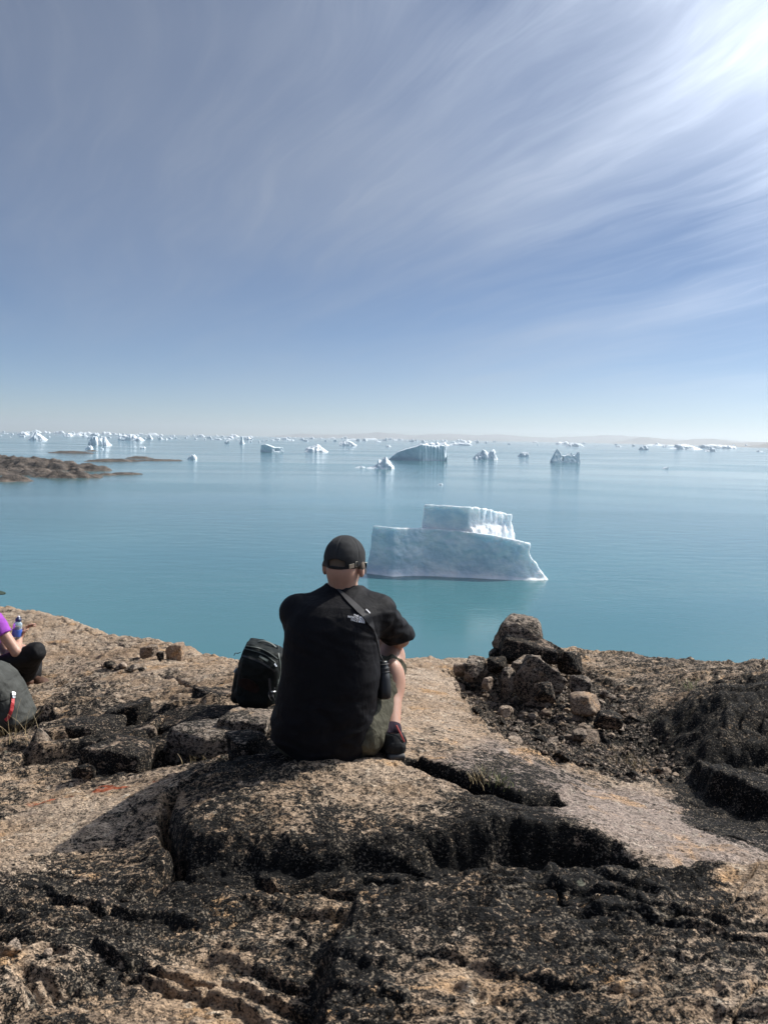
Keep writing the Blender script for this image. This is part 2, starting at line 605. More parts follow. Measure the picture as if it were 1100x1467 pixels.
BRINK = A3([(-250, 845, 9.0), (-120, 856, 8.6), (0, 872, 8.2), (55, 876, 7.9), (100, 890, 7.5), (160, 912, 7.0), (215, 917, 6.8),
            (265, 930, 6.4), (312, 944, 5.9), (345, 949, 5.5), (440, 948, 5.2), (520, 947, 5.1), (585, 945, 5.1), (650, 947, 5.1),
            (720, 946, 5.3), (820, 932, 5.6), (900, 937, 5.6), (960, 945, 5.4), (1010, 951, 5.1), (1100, 952, 4.8), (1250, 955, 4.6)])
L0P = A3([(480, 1094, 2.78), (420, 1092, 2.80), (540, 1096, 2.78), (575, 1090, 2.86), (600, 1000, 3.9), (560, 1030, 3.45), (470, 1010, 3.7),
          (350, 1020, 3.85), (370, 1060, 3.3), (300, 1000, 4.2), (330, 985, 4.5), (250, 960, 5.2), (200, 985, 5.0), (150, 950, 6.0), (100, 935, 6.6),
          (30, 985, 5.7), (-80, 990, 5.7), (60, 960, 6.2), (110, 1000, 4.9), (20, 1045, 4.5), (60, 1030, 4.5), (-100, 1050, 4.5),
          (150, 1045, 4.2), (220, 1040, 4.0), (250, 1060, 3.6), (180, 1085, 3.55), (60, 1085, 3.6), (-80, 1090, 3.6), (20, 1115, 3.2),
          (100, 1140, 2.92), (190, 1125, 2.95), (0, 1165, 2.8), (80, 1200, 2.55), (180, 1190, 2.55), (0, 1250, 2.25), (120, 1255, 2.2), (210, 1225, 2.32),
          (-150, 1240, 2.3), (-200, 1150, 2.9),
          (270, 1112, 2.78), (340, 1104, 2.75), (300, 1150, 2.52), (420, 1130, 2.58), (400, 1165, 2.4), (520, 1140, 2.52),
          (265, 1195, 2.30), (330, 1203, 2.26), (450, 1210, 2.22), (560, 1203, 2.22), (650, 1186, 2.27), (740, 1172, 2.31), (830, 1184, 2.29), (900, 1213, 2.23), (960, 1243, 2.17),
          (620, 1120, 2.62), (680, 1145, 2.48), (760, 1150, 2.55), (850, 1150, 2.65), (950, 1180, 2.55), (1050, 1200, 2.48), (1100, 1228, 2.32), (1000, 1235, 2.25), (1250, 1240, 2.3),
          (700, 1085, 3.0), (800, 1110, 2.95), (870, 1125, 2.98), (960, 1150, 2.85), (1050, 1175, 2.75), (640, 1050, 3.3), (620, 975, 4.4), (680, 1020, 3.75), (740, 1065, 3.3),
          (720, 1020, 3.95), (800, 1060, 3.6), (880, 1090, 3.4), (930, 1070, 3.8), (850, 1020, 4.2), (760, 1000, 4.5), (700, 985, 4.6), (660, 970, 4.7), (900, 980, 4.7),
          (860, 955, 5.1), (960, 1010, 4.2), (1060, 1060, 3.8), (1100, 1000, 4.2), (1200, 1100, 3.5)]) + BRINK + \
    [(-3.0, 2.0, -1.42), (3.2, 2.2, -1.40), (3.2, 3.5, -1.5), (-4, 4.0, -1.75), (-6, 6, -1.95), (6, 4, -1.6)]
L1P = A3([(-100, 1318, 1.98), (0, 1308, 1.99), (120, 1298, 2.0), (200, 1280, 2.08), (240, 1258, 2.17), (350, 1263, 2.15), (460, 1270, 2.10),
          (300, 1330, 1.85), (420, 1310, 1.92), (150, 1350, 1.78), (40, 1390, 1.66), (250, 1400, 1.60), (400, 1400, 1.58), (100, 1450, 1.45), (300, 1460, 1.42), (430, 1467, 1.40), (-150, 1420, 1.6)]) + \
    [(-0.02, 2.10, -1.33), (0.3, 2.08, -1.34), (0.65, 2.03, -1.33), (0.9, 2.03, -1.30), (0.2, 1.6, -1.20), (0.2, 1.2, -1.1), (-3, 1.5, -1.25), (3, 1.8, -1.25), (0, -2, -1.15), (-3, -3, -1.2), (3, -3, -1.2), (0, 0.4, -1.02), (1.0, 0.6, -1.0), (-1, 0.6, -1.05), (1.2, 1.5, -1.15)]
MP = A3([(490, 1290, 1.74), (560, 1266, 1.78), (640, 1256, 1.76), (700, 1252, 1.75), (820, 1253, 1.75), (900, 1250, 1.76), (1000, 1243, 1.78), (1100, 1232, 1.80), (1300, 1222, 1.8),
         (520, 1340, 1.52), (480, 1440, 1.28), (620, 1380, 1.40), (700, 1467, 1.20), (900, 1467, 1.17), (1100, 1467, 1.14), (800, 1350, 1.46), (1000, 1340, 1.48), (1100, 1380, 1.35), (900, 1295, 1.6), (650, 1300, 1.6)]) + \
    [(-0.1, 0.5, -0.93), (0.6, 0.4, -0.86), (1.5, 0.6, -0.9), (2.0, 1.5, -1.0), (0.5, -1.0, -0.95), (2.5, -1.0, -1.1)]
f0, f1, fm = tps(L0P), tps(L1P), tps(MP)
_bk = np.array(BRINK)
_lip = np.array(A3([(-250, 1330, 1.98), (0, 1292, 2.06), (60, 1288, 2.06), (130, 1285, 2.07), (200, 1268, 2.13), (236, 1250, 2.20), (262, 1198, 2.30), (330, 1205, 2.26), (450, 1212, 2.22), (560, 1205, 2.22),
                    (650, 1188, 2.27), (740, 1173, 2.31), (830, 1185, 2.29), (900, 1214, 2.23), (960, 1245, 2.16), (1010, 1252, 2.1), (1200, 1255, 2.05)]))


def poly(l): return np.array([at(*p)[:2] for p in l])


def polysd(X, Y, P):
    """signed distance to a polygon, positive inside"""
    d = np.full(X.shape, 1e9); ins = np.zeros(X.shape, bool)
    n = len(P)
    for i in range(n):
        a, b = P[i], P[(i + 1) % n]
        e = b - a
        wx, wy = X - a[0], Y - a[1]
        t = np.clip((wx * e[0] + wy * e[1]) / (e @ e), 0, 1)
        d = np.minimum(d, (wx - t * e[0]) ** 2 + (wy - t * e[1]) ** 2)
        c = ((a[1] <= Y) & (b[1] > Y)) | ((b[1] <= Y) & (a[1] > Y))
        ins ^= c & (X < a[0] + (Y - a[1]) / (e[1] if abs(e[1]) > 1e-9 else 1e-9) * e[0])
    return np.where(ins, 1, -1) * np.sqrt(d)


def linedist(X, Y, P):
    d = np.full(X.shape, 1e9)
    for i in range(len(P) - 1):
        a, b = P[i], P[i + 1]
        e = b - a
        wx, wy = X - a[0], Y - a[1]
        t = np.clip((wx * e[0] + wy * e[1]) / (e @ e), 0, 1)
        d = np.minimum(d, (wx - t * e[0]) ** 2 + (wy - t * e[1]) ** 2)
    return np.sqrt(d)


def cells2(x, y, seed=0):
    """Voronoi cells: random value of the nearest cell, second value, distance to the border"""
    xi = np.floor(x); yi = np.floor(y)
    f1_ = np.full(x.shape, 9.0); f2_ = np.full(x.shape, 9.0); v1 = np.zeros(x.shape); v2 = np.zeros(x.shape)
    for dx in (-1, 0, 1):
        for dy in (-1, 0, 1):
            cx_, cy_ = xi + dx, yi + dy
            h = _PERM[_PERM[(cx_.astype(np.int64) & 511)] + ((cy_.astype(np.int64) + seed * 17) & 511)]
            rx = (h * 0.6180339) % 1.0; ry = (h * 0.7548777) % 1.0; rv = (h * 0.5698403) % 1.0; rw = (h * 0.3819) % 1.0
            d = np.hypot(cx_ + rx - x, cy_ + ry - y)
            nearer = d < f1_
            f2_ = np.where(nearer, f1_, np.minimum(f2_, d))
            v1 = np.where(nearer, rv, v1); v2 = np.where(nearer, rw, v2)
            f1_ = np.where(nearer, d, f1_)
    return v1, v2, f2_ - f1_


GULLY = poly([(642, 962, 4.85), (652, 990, 4.35), (672, 1020, 3.85), (705, 1052, 3.45), (760, 1078, 3.25), (850, 1110, 3.12), (900, 1118, 3.12), (980, 1122, 3.2),
              (985, 1095, 3.45), (950, 1060, 3.9), (915, 1010, 4.35), (880, 985, 4.75), (820, 960, 5.2), (740, 955, 5.15), (690, 958, 5.0)])
DARKROCK = poly([(952, 962, 4.9), (960, 1000, 4.4), (940, 1040, 4.1), (965, 1085, 3.65), (1000, 1108, 3.45), (1080, 1112, 3.45), (1300, 1120, 3.4), (1400, 1000, 4.2), (1300, 960, 4.7), (1050, 955, 4.95)])
FRONTBLOCK = poly([(984, 1118, 3.28), (1005, 1142, 2.98), (1060, 1160, 2.86), (1100, 1178, 2.74), (1250, 1190, 2.7), (1250, 1128, 3.2), (1100, 1120, 3.25)])
SIDESLAB = poly([(592, 1083, 2.86), (640, 1106, 2.72), (690, 1130, 2.60), (750, 1143, 2.55), (805, 1138, 2.60), (835, 1112, 2.88), (780, 1088, 3.05), (700, 1062, 3.25), (640, 1060, 3.2)])
SMOOTH = poly([(585, 946, 5.2), (640, 948, 5.1), (650, 990, 4.35), (672, 1020, 3.85), (705, 1052, 3.45), (760, 1078, 3.25), (860, 1115, 3.0), (960, 1140, 2.85), (1100, 1190, 2.65), (1150, 1240, 2.3),
               (960, 1243, 2.17), (860, 1195, 2.28), (740, 1170, 2.33), (640, 1140, 2.5), (560, 1100, 2.72), (540, 1060, 3.0)])
FRACT = poly([(20, 1020, 4.7), (120, 1005, 4.8), (230, 1000, 4.6), (330, 1010, 4.1), (400, 1040, 3.5), (400, 1095, 2.9), (300, 1105, 2.85), (200, 1112, 3.1), (60, 1108, 3.2), (-150, 1110, 3.2), (-150, 1030, 4.6)])
CRACKS = [([(300, 1102, 2.80), (248, 1120, 2.72), (236, 1150, 2.58), (240, 1180, 2.42), (256, 1215, 2.26), (246, 1250, 2.17)], 0.022, 0.16),
          ([(250, 1255, 2.16), (350, 1260, 2.12), (470, 1266, 2.06)], 0.03, 0.04),
          ([(-60, 1345, 1.85), (60, 1340, 1.85), (150, 1310, 1.95), (230, 1275, 2.1)], 0.014, 0.035),
          ([(20, 1440, 1.5), (110, 1425, 1.52), (180, 1385, 1.65), (280, 1345, 1.80), (370, 1300, 1.97), (470, 1272, 2.05)], 0.016, 0.05),
          ([(0, 1455, 1.46), (60, 1420, 1.54), (130, 1395, 1.63)], 0.035, 0.05),
          ([(980, 1180, 2.55), (1030, 1192, 2.5), (1085, 1205, 2.43), (1160, 1212, 2.4)], 0.007, 0.025),
          ([(940, 1130, 2.95), (1010, 1150, 2.86), (1090, 1190, 2.62)], 0.008, 0.02),
          ([(120, 905, 7.3), (180, 925, 6.6), (260, 940, 6.0), (330, 958, 5.4)], 0.009, 0.035),
          ([(200, 965, 5.3), (250, 975, 5.0), (290, 985, 4.6), (310, 980, 4.7)], 0.012, 0.05),
          ([(10, 905, 7.5), (90, 930, 6.7), (170, 945, 6.1), (230, 950, 5.8)], 0.008, 0.03)]
CRACKS = [(poly(l), w_, d_) for l, w_, d_ in CRACKS]
LICH_SHADE = [(690, 1105, 2.80, .80), (760, 1118, 2.75, .82), (650, 1090, 2.85, .72), (720, 1075, 3.15, .56), (800, 1095, 3.0, .55), (650, 1085, 3.0, .5), (600, 1000, 3.9, .22), (620, 960, 4.8, .30), (560, 1090, 2.8, .26), (600, 1120, 2.6, .38), (680, 1050, 3.3, .34),
        (300, 1130, 2.6, .66), (420, 1140, 2.5, .58), (520, 1150, 2.45, .58), (400, 1180, 2.35, .62), (620, 1160, 2.4, .62), (560, 1125, 2.6, .42),
        (300, 1225, 2.24, .93), (450, 1240, 2.2, .95), (560, 1235, 2.2, .95), (700, 1215, 2.24, .97), (830, 1215, 2.24, .97), (930, 1238, 2.18, .85),  # front face of the ledge: high values also paint its shade
        (850, 1160, 2.6, .30), (950, 1190, 2.5, .22), (1060, 1215, 2.4, .16), (900, 1130, 2.95, .42), (1100, 1235, 2.3, .12),
        (720, 1030, 3.8, .66), (800, 1070, 3.5, .70), (760, 1000, 4.5, .72), (900, 1060, 3.8, .72), (860, 960, 5.1, .60), (920, 945, 5.5, .62), (820, 945, 5.5, .56), (760, 945, 5.3, .6),
        (1000, 1050, 3.9, .86), (1080, 1000, 4.3, .86), (1050, 1090, 3.6, .86), (1050, 1140, 3.0, .84), (1020, 960, 4.9, .6),
        (50, 890, 7.9, .40), (150, 930, 6.5, .46), (250, 945, 5.9, .40), (300, 970, 5.2, .44), (200, 985, 5.0, .48), (100, 960, 6.2, .50), (330, 990, 4.5, .54), (230, 1005, 4.6, .62), (260, 985, 4.9, .52),
        (120, 1000, 4.9, .66), (60, 1060, 4.0, .62), (200, 1050, 4.0, .76), (300, 1050, 3.7, .70), (370, 1070, 3.2, .62), (180, 1095, 3.4, .74), (30, 1100, 3.4, .58), (350, 1095, 2.9, .8),
        (80, 1140, 2.9, .16), (190, 1125, 2.95, .34), (180, 1160, 2.7, .62), (225, 1150, 2.65, .66), (20, 1170, 2.75, .45), (120, 1190, 2.6, .70), (200, 1220, 2.35, .74), (50, 1240, 2.3, .72),
        (100, 1300, 2.0, .70), (250, 1290, 2.05, .76), (350, 1290, 2.05, .72), (450, 1290, 2.0, .6), (50, 1350, 1.8, .56), (180, 1350, 1.75, .66), (350, 1350, 1.75, .60), (100, 1420, 1.55, .64), (300, 1400, 1.6, .45), (250, 1460, 1.4, .45), (400, 1440, 1.45, .50),
        (470, 1400, 1.35, .85), (450, 1330, 1.6, .8), (560, 1300, 1.6, .72), (700, 1290, 1.62, .78), (850, 1290, 1.62, .78), (1000, 1290, 1.62, .72), (620, 1400, 1.35, .56), (800, 1400, 1.35, .74), (950, 1380, 1.4, .62), (1080, 1330, 1.5, .60), (1080, 1450, 1.18, .48), (700, 1460, 1.2, .56), (900, 1460, 1.18, .78), (540, 1460, 1.22, .74)]
_lx = [(p[0] / p[1], math.log(p[1]), v[3]) for p, v in ((at(*v[:3]), v) for v in LICH_SHADE)]
PINK = poly([(700, 1060, 3.3), (860, 1115, 3.0), (1000, 1145, 2.9), (1150, 1190, 2.65), (1150, 1250, 2.2), (960, 1243, 2.17), (860, 1195, 2.28), (740, 1165, 2.4), (620, 1100, 2.8)])
REDS = [(at(66, 1137, 2.90), 0.075, 0.02), (at(88, 1132, 2.91), 0.05, 0.018), (at(145, 1121, 2.97), 0.05, 0.02), (at(165, 1124, 2.95), 0.06, 0.022), (at(218, 1126, 2.93), 0.03, 0.012)]


def terrain(X, Y, detail=True):
    X = np.asarray(X, float); Y = np.asarray(Y, float)
    wob = 0.035 * fbm2(X * 4.1, Y * 4.1, 3, 5) + 0.012 * perlin2(X * 19, Y * 19, 8)
    bY = np.interp(X, _bk[:, 0], _bk[:, 1])
    by2 = bY + 2.0 * wob
    z0 = f0(X, np.minimum(Y, bY))
    gd = polysd(X, Y, GULLY) + wob
    z0 = z0 - (0.025 + 0.08 * sstep(1.15, 0.65, X)) * sstep(-0.01, 0.055, gd)
    dd = polysd(X, Y, DARKROCK) + wob
    z0 = z0 + 0.15 * sstep(-0.03, 0.30, dd) * sstep(4.7, 3.9, Y)
    z0 = z0 + sstep(-0.05, 0.15, dd) * (0.045 * (0.6 - np.abs(fbm2(X * 2.6 + 3, Y * 3.4, 4, 81, 0.5))) + 0.003 * fbm2(X * 14, Y * 16, 3, 83))
    fd = polysd(X, Y, FRONTBLOCK) + 0.6 * wob
    z0 = z0 + 0.115 * sstep(-0.015, 0.05, fd)
    sd_ = polysd(X, Y, SIDESLAB) + 0.5 * wob
    front = np.exp(-np.maximum(sd_, 0) / 0.22)
    z0 = z0 + 0.035 * sstep(-0.008, 0.02, sd_) * front * sstep(3.1, 2.75, Y + 0.25 * (X - 0.2))
    ln = linedist(X, Y, poly([(588, 1082, 2.87), (640, 1108, 2.71), (690, 1133, 2.585), (750, 1146, 2.54), (795, 1141, 2.58)])) + 0.3 * np.abs(wob)
    z0 = z0 - 0.095 * np.exp(-(ln / 0.030) ** 2)
    # broken blocks to the left of the man
    fr = sstep(-0.05, 0.12, polysd(X, Y, FRACT) + wob)
    xr = X * math.cos(0.22) + Y * math.sin(0.22) + 0.07 * perlin2(X * 3, Y * 3, 31); yr = -X * math.sin(0.22) + Y * math.cos(0.22) + 0.06 * perlin2(X * 3, Y * 3, 32)
    v1, v2, ed = cells2(xr * 2.1, yr * 3.4, 3)
    blk = (v1 - 0.5) * 0.13 + (v2 - 0.5) * 0.10 * (yr * 3.4 - np.floor(yr * 3.4) - 0.5) - 0.07 * np.exp(-(ed / 0.07) ** 2)
    z0 = z0 + fr * blk
    z0 = z0 - np.where(Y > by2, 0.85 * (np.sqrt(np.maximum(Y - by2, 0) ** 2 + 0.03) - 0.173), 0)
    # nearer, lower rock below the ledge
    z1 = np.clip(f1(X, np.clip(Y, -4, 2.6)), -1.5, -0.9)
    lipY = np.interp(X, _lip[:, 0], _lip[:, 1])
    s = Y - lipY + 0.55 * wob
    wid = 0.035
    ledge = sstep(-wid - 0.015, 0.03, s)
    far_r = sstep(0.86, 1.15, X)
    ledge = ledge * (1 - far_r) + sstep(-0.25, 0.1, s) * far_r
    z = z1 + (z0 - z1) * ledge
    # rounded brink of the ledge
    bulge = np.exp(-np.maximum(s, 0) / 0.10) * sstep(-0.02, 0.02, s) * (1 - far_r) * sstep(-0.62, -0.50, X)
    z = z - 0.012 * bulge
    # the near mound
    mz = fm(X, np.clip(Y, -2, 1.85))
    xb = np.interp(Y, [0.4, 1.25, 1.45, 1.6, 1.74, 1.8], [-0.2, -0.13, -0.115, -0.10, -0.085, -0.06])
    mm = sstep(-0.03, 0.045, X - xb + 0.6 * wob) * sstep(1.97, 1.78, Y + 0.7 * wob)
    z = z + np.maximum(mz - z, 0) * mm
    for P, w_, d_ in CRACKS:
        l = linedist(X, Y, P) + 0.35 * np.abs(wob)
        z = z - d_ * np.exp(-(l / w_) ** 2)
    if not detail:
        return z
    sm = sstep(-0.05, 0.15, polysd(X, Y, SMOOTH) + wob)
    rough = 1.0 - 0.60 * sm
    ca, sa = math.cos(0.35), math.sin(0.35)
    xs, ys = X * ca + Y * sa, -X * sa + Y * ca
    z = z + 0.026 * fbm2(X * 1.7, Y * 1.7, 3, 11) * (0.35 + 0.65 * rough)
    strat = fbm2(xs * 2.2, ys * 9.0, 4, 17)
    z = z + 0.011 * strat * (0.25 + 0.75 * rough)
    # stepped foliation ledges
    tq = 2.6 * fbm2(xs * 0.9, ys * 2.4, 3, 61) + 1.2 * ys
    fr_ = tq - np.floor(tq)
    z = z + 0.030 * (np.floor(tq) + sstep(0.40, 0.60, fr_) - tq) * rough * sstep(2.7, 3.4, Y)
    tq = 3.1 * fbm2(xs * 1.9, ys * 4.6, 3, 67) + 2.0 * ys
    fr_ = tq - np.floor(tq)
    z = z + 0.012 * (np.floor(tq) + sstep(0.38, 0.62, fr_) - tq) * (0.2 + 0.8 * rough)
    rid = 1.0 - np.abs(fbm2(xs * 5.5, ys * 9.5, 4, 23, 0.55))
    z = z + 0.010 * (rid - 0.6) * rough
    z = z + 0.0042 * fbm2(X * 21, Y * 27, 4, 29, 0.6) * (0.3 + 0.7 * rough)
    nearr = sstep(2.5, 2.1, Y) * (0.35 + 0.65 * sstep(0.02, -0.02, s))
    xd, yd = X * math.cos(0.62) + Y * math.sin(0.62), -X * math.sin(0.62) + Y * math.cos(0.62)
    lump = 1.0 - np.abs(fbm2(xd * 3.2, yd * 7.5, 4, 71, 0.55))
    xe, ye = X * math.cos(-0.42) + Y * math.sin(-0.42), -X * math.sin(-0.42) + Y * math.cos(-0.42)
    tq = 1.9 * fbm2(xe * 1.1, ye * 2.6, 3, 91) + 3.2 * ye
    fr_ = tq - np.floor(tq)
    z = z + nearr * ((0.034 - 0.016 * mm) * (np.floor(tq) + sstep(0.42, 0.58, fr_) - tq) + 0.014 * (lump - 0.6) + 0.004 * fbm2(xd * 9, yd * 15, 3, 73))
    ck = np.abs(fbm2(xd * 0.8 + 4, yd * 3.4, 3, 95))
    z = z - nearr * 0.022 * np.exp(-(ck / 0.018) ** 2)
    pit = sstep(0.15, 0.8, fbm2(X * 12 + 0.5 * strat, Y * 16 + 0.5 * rid, 4, 41, 0.6))
    z = z - 0.005 * pit * rough * (1 - 0.6 * ledge)
    z = z + 0.0012 * perlin2(X * 95, Y * 120, 47) * (0.4 + 0.6 * rough)
    z = z + 0.02 * sstep(0, 0.1, gd) * fbm2(X * 12, Y * 12, 3, 53)
    # attributes
    r_ = np.maximum(np.hypot(X, Y), 0.2); ax, ay = X / np.maximum(Y, 0.3), np.log(r_)
    num = np.zeros(X.shape); den = np.full(X.shape, 1e-9)
    for lx, ly, lv in _lx:
        q = np.exp(-(((ax - lx) / 0.055) ** 2 + ((ay - ly) / 0.085) ** 2))
        num += q * lv; den += q
    lich_shade = num / den
    lich_shade = np.where(den < 1e-6, 0.55, lich_shade)
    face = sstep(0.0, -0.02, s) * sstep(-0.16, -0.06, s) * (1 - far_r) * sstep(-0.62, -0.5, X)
    lich_shade = np.maximum(lich_shade, 1.5 * face)  # deep shade of the ledge's front face, painted in as solid black
    gl = sstep(-0.03, 0.05, gd)
    lich_shade = lich_shade * (1 - gl) + gl * np.maximum(lich_shade, 0.66)
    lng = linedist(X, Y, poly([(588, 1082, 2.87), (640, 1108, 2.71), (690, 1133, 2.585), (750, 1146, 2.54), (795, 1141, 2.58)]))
    lich_shade = np.maximum(lich_shade, 1.0 * np.exp(-(lng / 0.055) ** 4))  # the groove is blackened to paint in the shade of an undercut
    pink = sstep(-0.12, 0.12, polysd(X, Y, PINK) + wob)
    red = np.zeros(X.shape)
    for c, a_, b_ in REDS:
        red = np.maximum(red, sstep(1.25, 0.7, np.hypot((X - c[0]) / a_, (Y - c[1]) / b_)))
    return z, lich_shade, pink, red


def ground(x, y):
    return float(terrain(np.array([x]), np.array([y]))[0][0])


_RY = np.concatenate([np.linspace(0.9, 3.2, 240), np.linspace(3.22, 9.5, 260)])


def on_rock(px, py, lift=0.0):
    """where the line of sight through that spot of the photograph meets the rock"""
    d = ray(px, py); d = d / d[1]
    z = terrain(_RY * d[0], _RY, True)[0]
    k = np.argmax(z > _RY * d[2])
    y = _RY[k] if (z > _RY * d[2]).any() else 5.0
    return np.array([d[0] * y, y, float(z[k]) + lift])


def build_ground():
    th = np.concatenate([np.linspace(-180, -47, 56)[:-1], np.linspace(-47, -33, 60)[:-1], np.linspace(-33, 33, 760)[:-1], np.linspace(33, 47, 60)[:-1], np.linspace(47, 180, 56)[:-1]])
    th = np.radians(th)
    rr = np.concatenate([np.geomspace(0.22, 1.0, 40)[:-1], np.geomspace(1.0, 2.0, 260)[:-1], np.geomspace(2.0, 3.0, 190)[:-1], np.geomspace(3.0, 9.5, 330)[:-1], np.geomspace(9.5, 75, 50)])
    T, Rr = np.meshgrid(th, rr)
    X = (Rr * np.sin(T)); Y = (Rr * np.cos(T))
    z, lich_shade, pink, red = terrain(X, Y)
    nr, nc = X.shape
    V = np.stack([X.ravel(), Y.ravel(), z.ravel()], 1)
    i = np.arange(nr - 1)[:, None] * nc; j = np.arange(nc)[None]; j2 = (j + 1) % nc
    Q = np.stack([i + j, i + nc + j, i + nc + j2, i + j2], -1).reshape(-1, 4)[:, ::-1]
    c = len(V)
    V = np.vstack([V, [[0, 0, z[0].mean()]]])
    pad = lambda a: np.concatenate([a.ravel(), [a[0].mean()]])
    tri = [(c, int(a), int(b)) for a, b in zip(np.arange(nc), np.roll(np.arange(nc), -1))]
    me = fast_mesh('rock_ground', V, Q, True, {'lichen_shade': pad(lich_shade), 'pink': pad(pink), 'red': pad(red)})
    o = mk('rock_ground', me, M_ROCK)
    tag(o, kind='structure')
    return o


rock_ground = build_ground()

# ------------------------------------------------------------------ sea
def sea_mat():
    m, nt, b = principled('sea_water')
    P = nt.pos()
    sp = nt.node('ShaderNodeSeparateXYZ'); nt.set(sp, 0, P)
    # milky meltwater: body colour varies in broad patches
    big = nt.noise(nt.mapping(P, scale=(1, 0.6, 1)), 0.006, 4, 0.5)
    col = nt.mix(nt.maprange(big, 0.35, 0.65), (0.053, 0.146, 0.170), (0.068, 0.175, 0.197))
    nt.set(b, 'Base Color', col)
    nt.set(b, 'IOR', 1.333)
    # wind lanes
    lanes = nt.noise(nt.mapping(P, rot=(0, 0, R(7)), scale=(0.35, 1.3, 1)), 0.0042, 4, 0.5, 1.2)
    lane = nt.maprange(lanes, 0.25, 0.75)
    nt.set(b, 'Roughness', nt.math('ADD', 0.02, nt.math('MULTIPLY', lane, 0.11)))
    rip = nt.math('ADD', nt.noise(nt.mapping(P, rot=(0, 0, R(20)), scale=(0.6, 1.3, 1)), 0.9, 5, 0.62),
                  nt.math('MULTIPLY', nt.noise(nt.mapping(P, rot=(0, 0, R(-15)), scale=(0.5, 1.2, 1)), 0.16, 3, 0.5), 2.2))
    # open water beyond the bay is rougher
    openw = nt.maprange(sp.outputs[1], 500.0, 3500.0)
    stren = nt.math('ADD', nt.math('ADD', 0.06, nt.math('MULTIPLY', lane, 0.12)), nt.math('MULTIPLY', openw, nt.math('ADD', 0.35, nt.math('MULTIPLY', lane, 0.35))))
    nt.set(b, 'Normal', nt.bump(rip, stren, 0.5))
    return m


def build_sea():
    xs = np.array([-60000, -20000, -6000, -2000, -600, -150, 0, 150, 600, 2000, 6000, 20000, 60000], float)
    ys = np.array([-3000, -600, 0, 60, 150, 300, 600, 1200, 2500, 5000, 10000, 20000, 44000], float)
    X, Y = np.meshgrid(xs, ys)
    V = np.stack([X.ravel(), Y.ravel(), np.full(X.size, SEA)], 1)
    nr, nc = X.shape
    i = np.arange(nr - 1)[:, None] * nc; j = np.arange(nc - 1)[None]
    Q = np.stack([i + j, i + j + 1, i + nc + j + 1, i + nc + j], -1).reshape(-1, 4)
    o = mk('sea', fast_mesh('sea', V, Q, False), sea_mat())
    tag(o, kind='structure')


build_sea()

# ------------------------------------------------------------------ far hills and low islets
M_HILL, _nt, _b = principled('bare_hill_rock', (0.16, 0.14, 0.12), 0.9)
_nt.set(_b, 'Base Color', _nt.mix(_nt.noise(_nt.pos(), 0.002, 5, 0.6), (0.10, 0.09, 0.08), (0.26, 0.24, 0.22)))


def hill_range(name, pts, dist, depth, seed):
    """a ridge whose crest passes the points (photograph column, height above the horizon in photograph pixels)"""
    pts = np.array(pts, float)
    n, m = 160, 18
    px = np.linspace(pts[0, 0], pts[-1, 0], n)
    hp = np.interp(px, pts[:, 0], pts[:, 1])
    V = []
    for a in range(m):
        t = a / (m - 1) * 2 - 1
        for k in range(n):
            y = dist + t * depth
            x = (px[k] - 550) / F * dist
            h = hp[k] / F * dist
            q = max(0, 1 - abs(t)) ** 0.8
            V.append((x, y, q * h))
    V = np.array(V)
    V[:, 2] *= 1 + 0.35 * fbm2(V[:, 0] / 2500, V[:, 1] / 2500, 5, seed)
    V[:, 2] += SEA - 12
    i = np.arange(m - 1)[:, None] * n; j = np.arange(n - 1)[None]
    Q = np.stack([i + j, i + j + 1, i + n + j + 1, i + n + j], -1).reshape(-1, 4)
    tag(mk(name, fast_mesh(name, V, Q), M_HILL), kind='structure')


hill_range('hills', [(860, 0), (890, 4), (915, 11), (940, 8), (965, 5), (985, 8), (1008, 11), (1030, 8), (1060, 5), (1100, 3), (1150, 0)], 29000, 3000, 61)
hill_range('hills', [(1010, 0), (1050, 5), (1085, 9), (1120, 11), (1250, 16), (1350, 0)], 21000, 2500, 67)
hill_range('hills', [(1070, 0), (1088, 4), (1105, 8), (1180, 14), (1300, 0)], 14000, 1500, 71)
hill_range('hills', [(380, 0), (430, 6), (480, 5), (540, 8), (590, 6), (640, 10), (700, 9), (760, 7), (830, 11), (900, 10), (970, 8), (1020, 8), (1100, 6), (1200, 0)], 41000, 1500, 73)

M_ISLET, _nt, _b = principled('islet_rock', (0.2, 0.15, 0.12), 0.9)
_P = _nt.pos()
_v = _nt.noise(_nt.mapping(_P, rot=(0, 0, R(10)), scale=(0.4, 1.4, 2.2)), 0.12, 7, 0.68, 0.5)
_nt.set(_b, 'Base Color', _nt.ramp(_v, [(0.3, (0.02, 0.018, 0.017)), (0.47, (0.06, 0.048, 0.04)), (0.6, (0.125, 0.098, 0.078)), (0.75, (0.21, 0.17, 0.135))]))
_nt.set(_b, 'Normal', _nt.bump(_nt.noise(_P, 0.5, 6, 0.7), 1.0, 1.2))


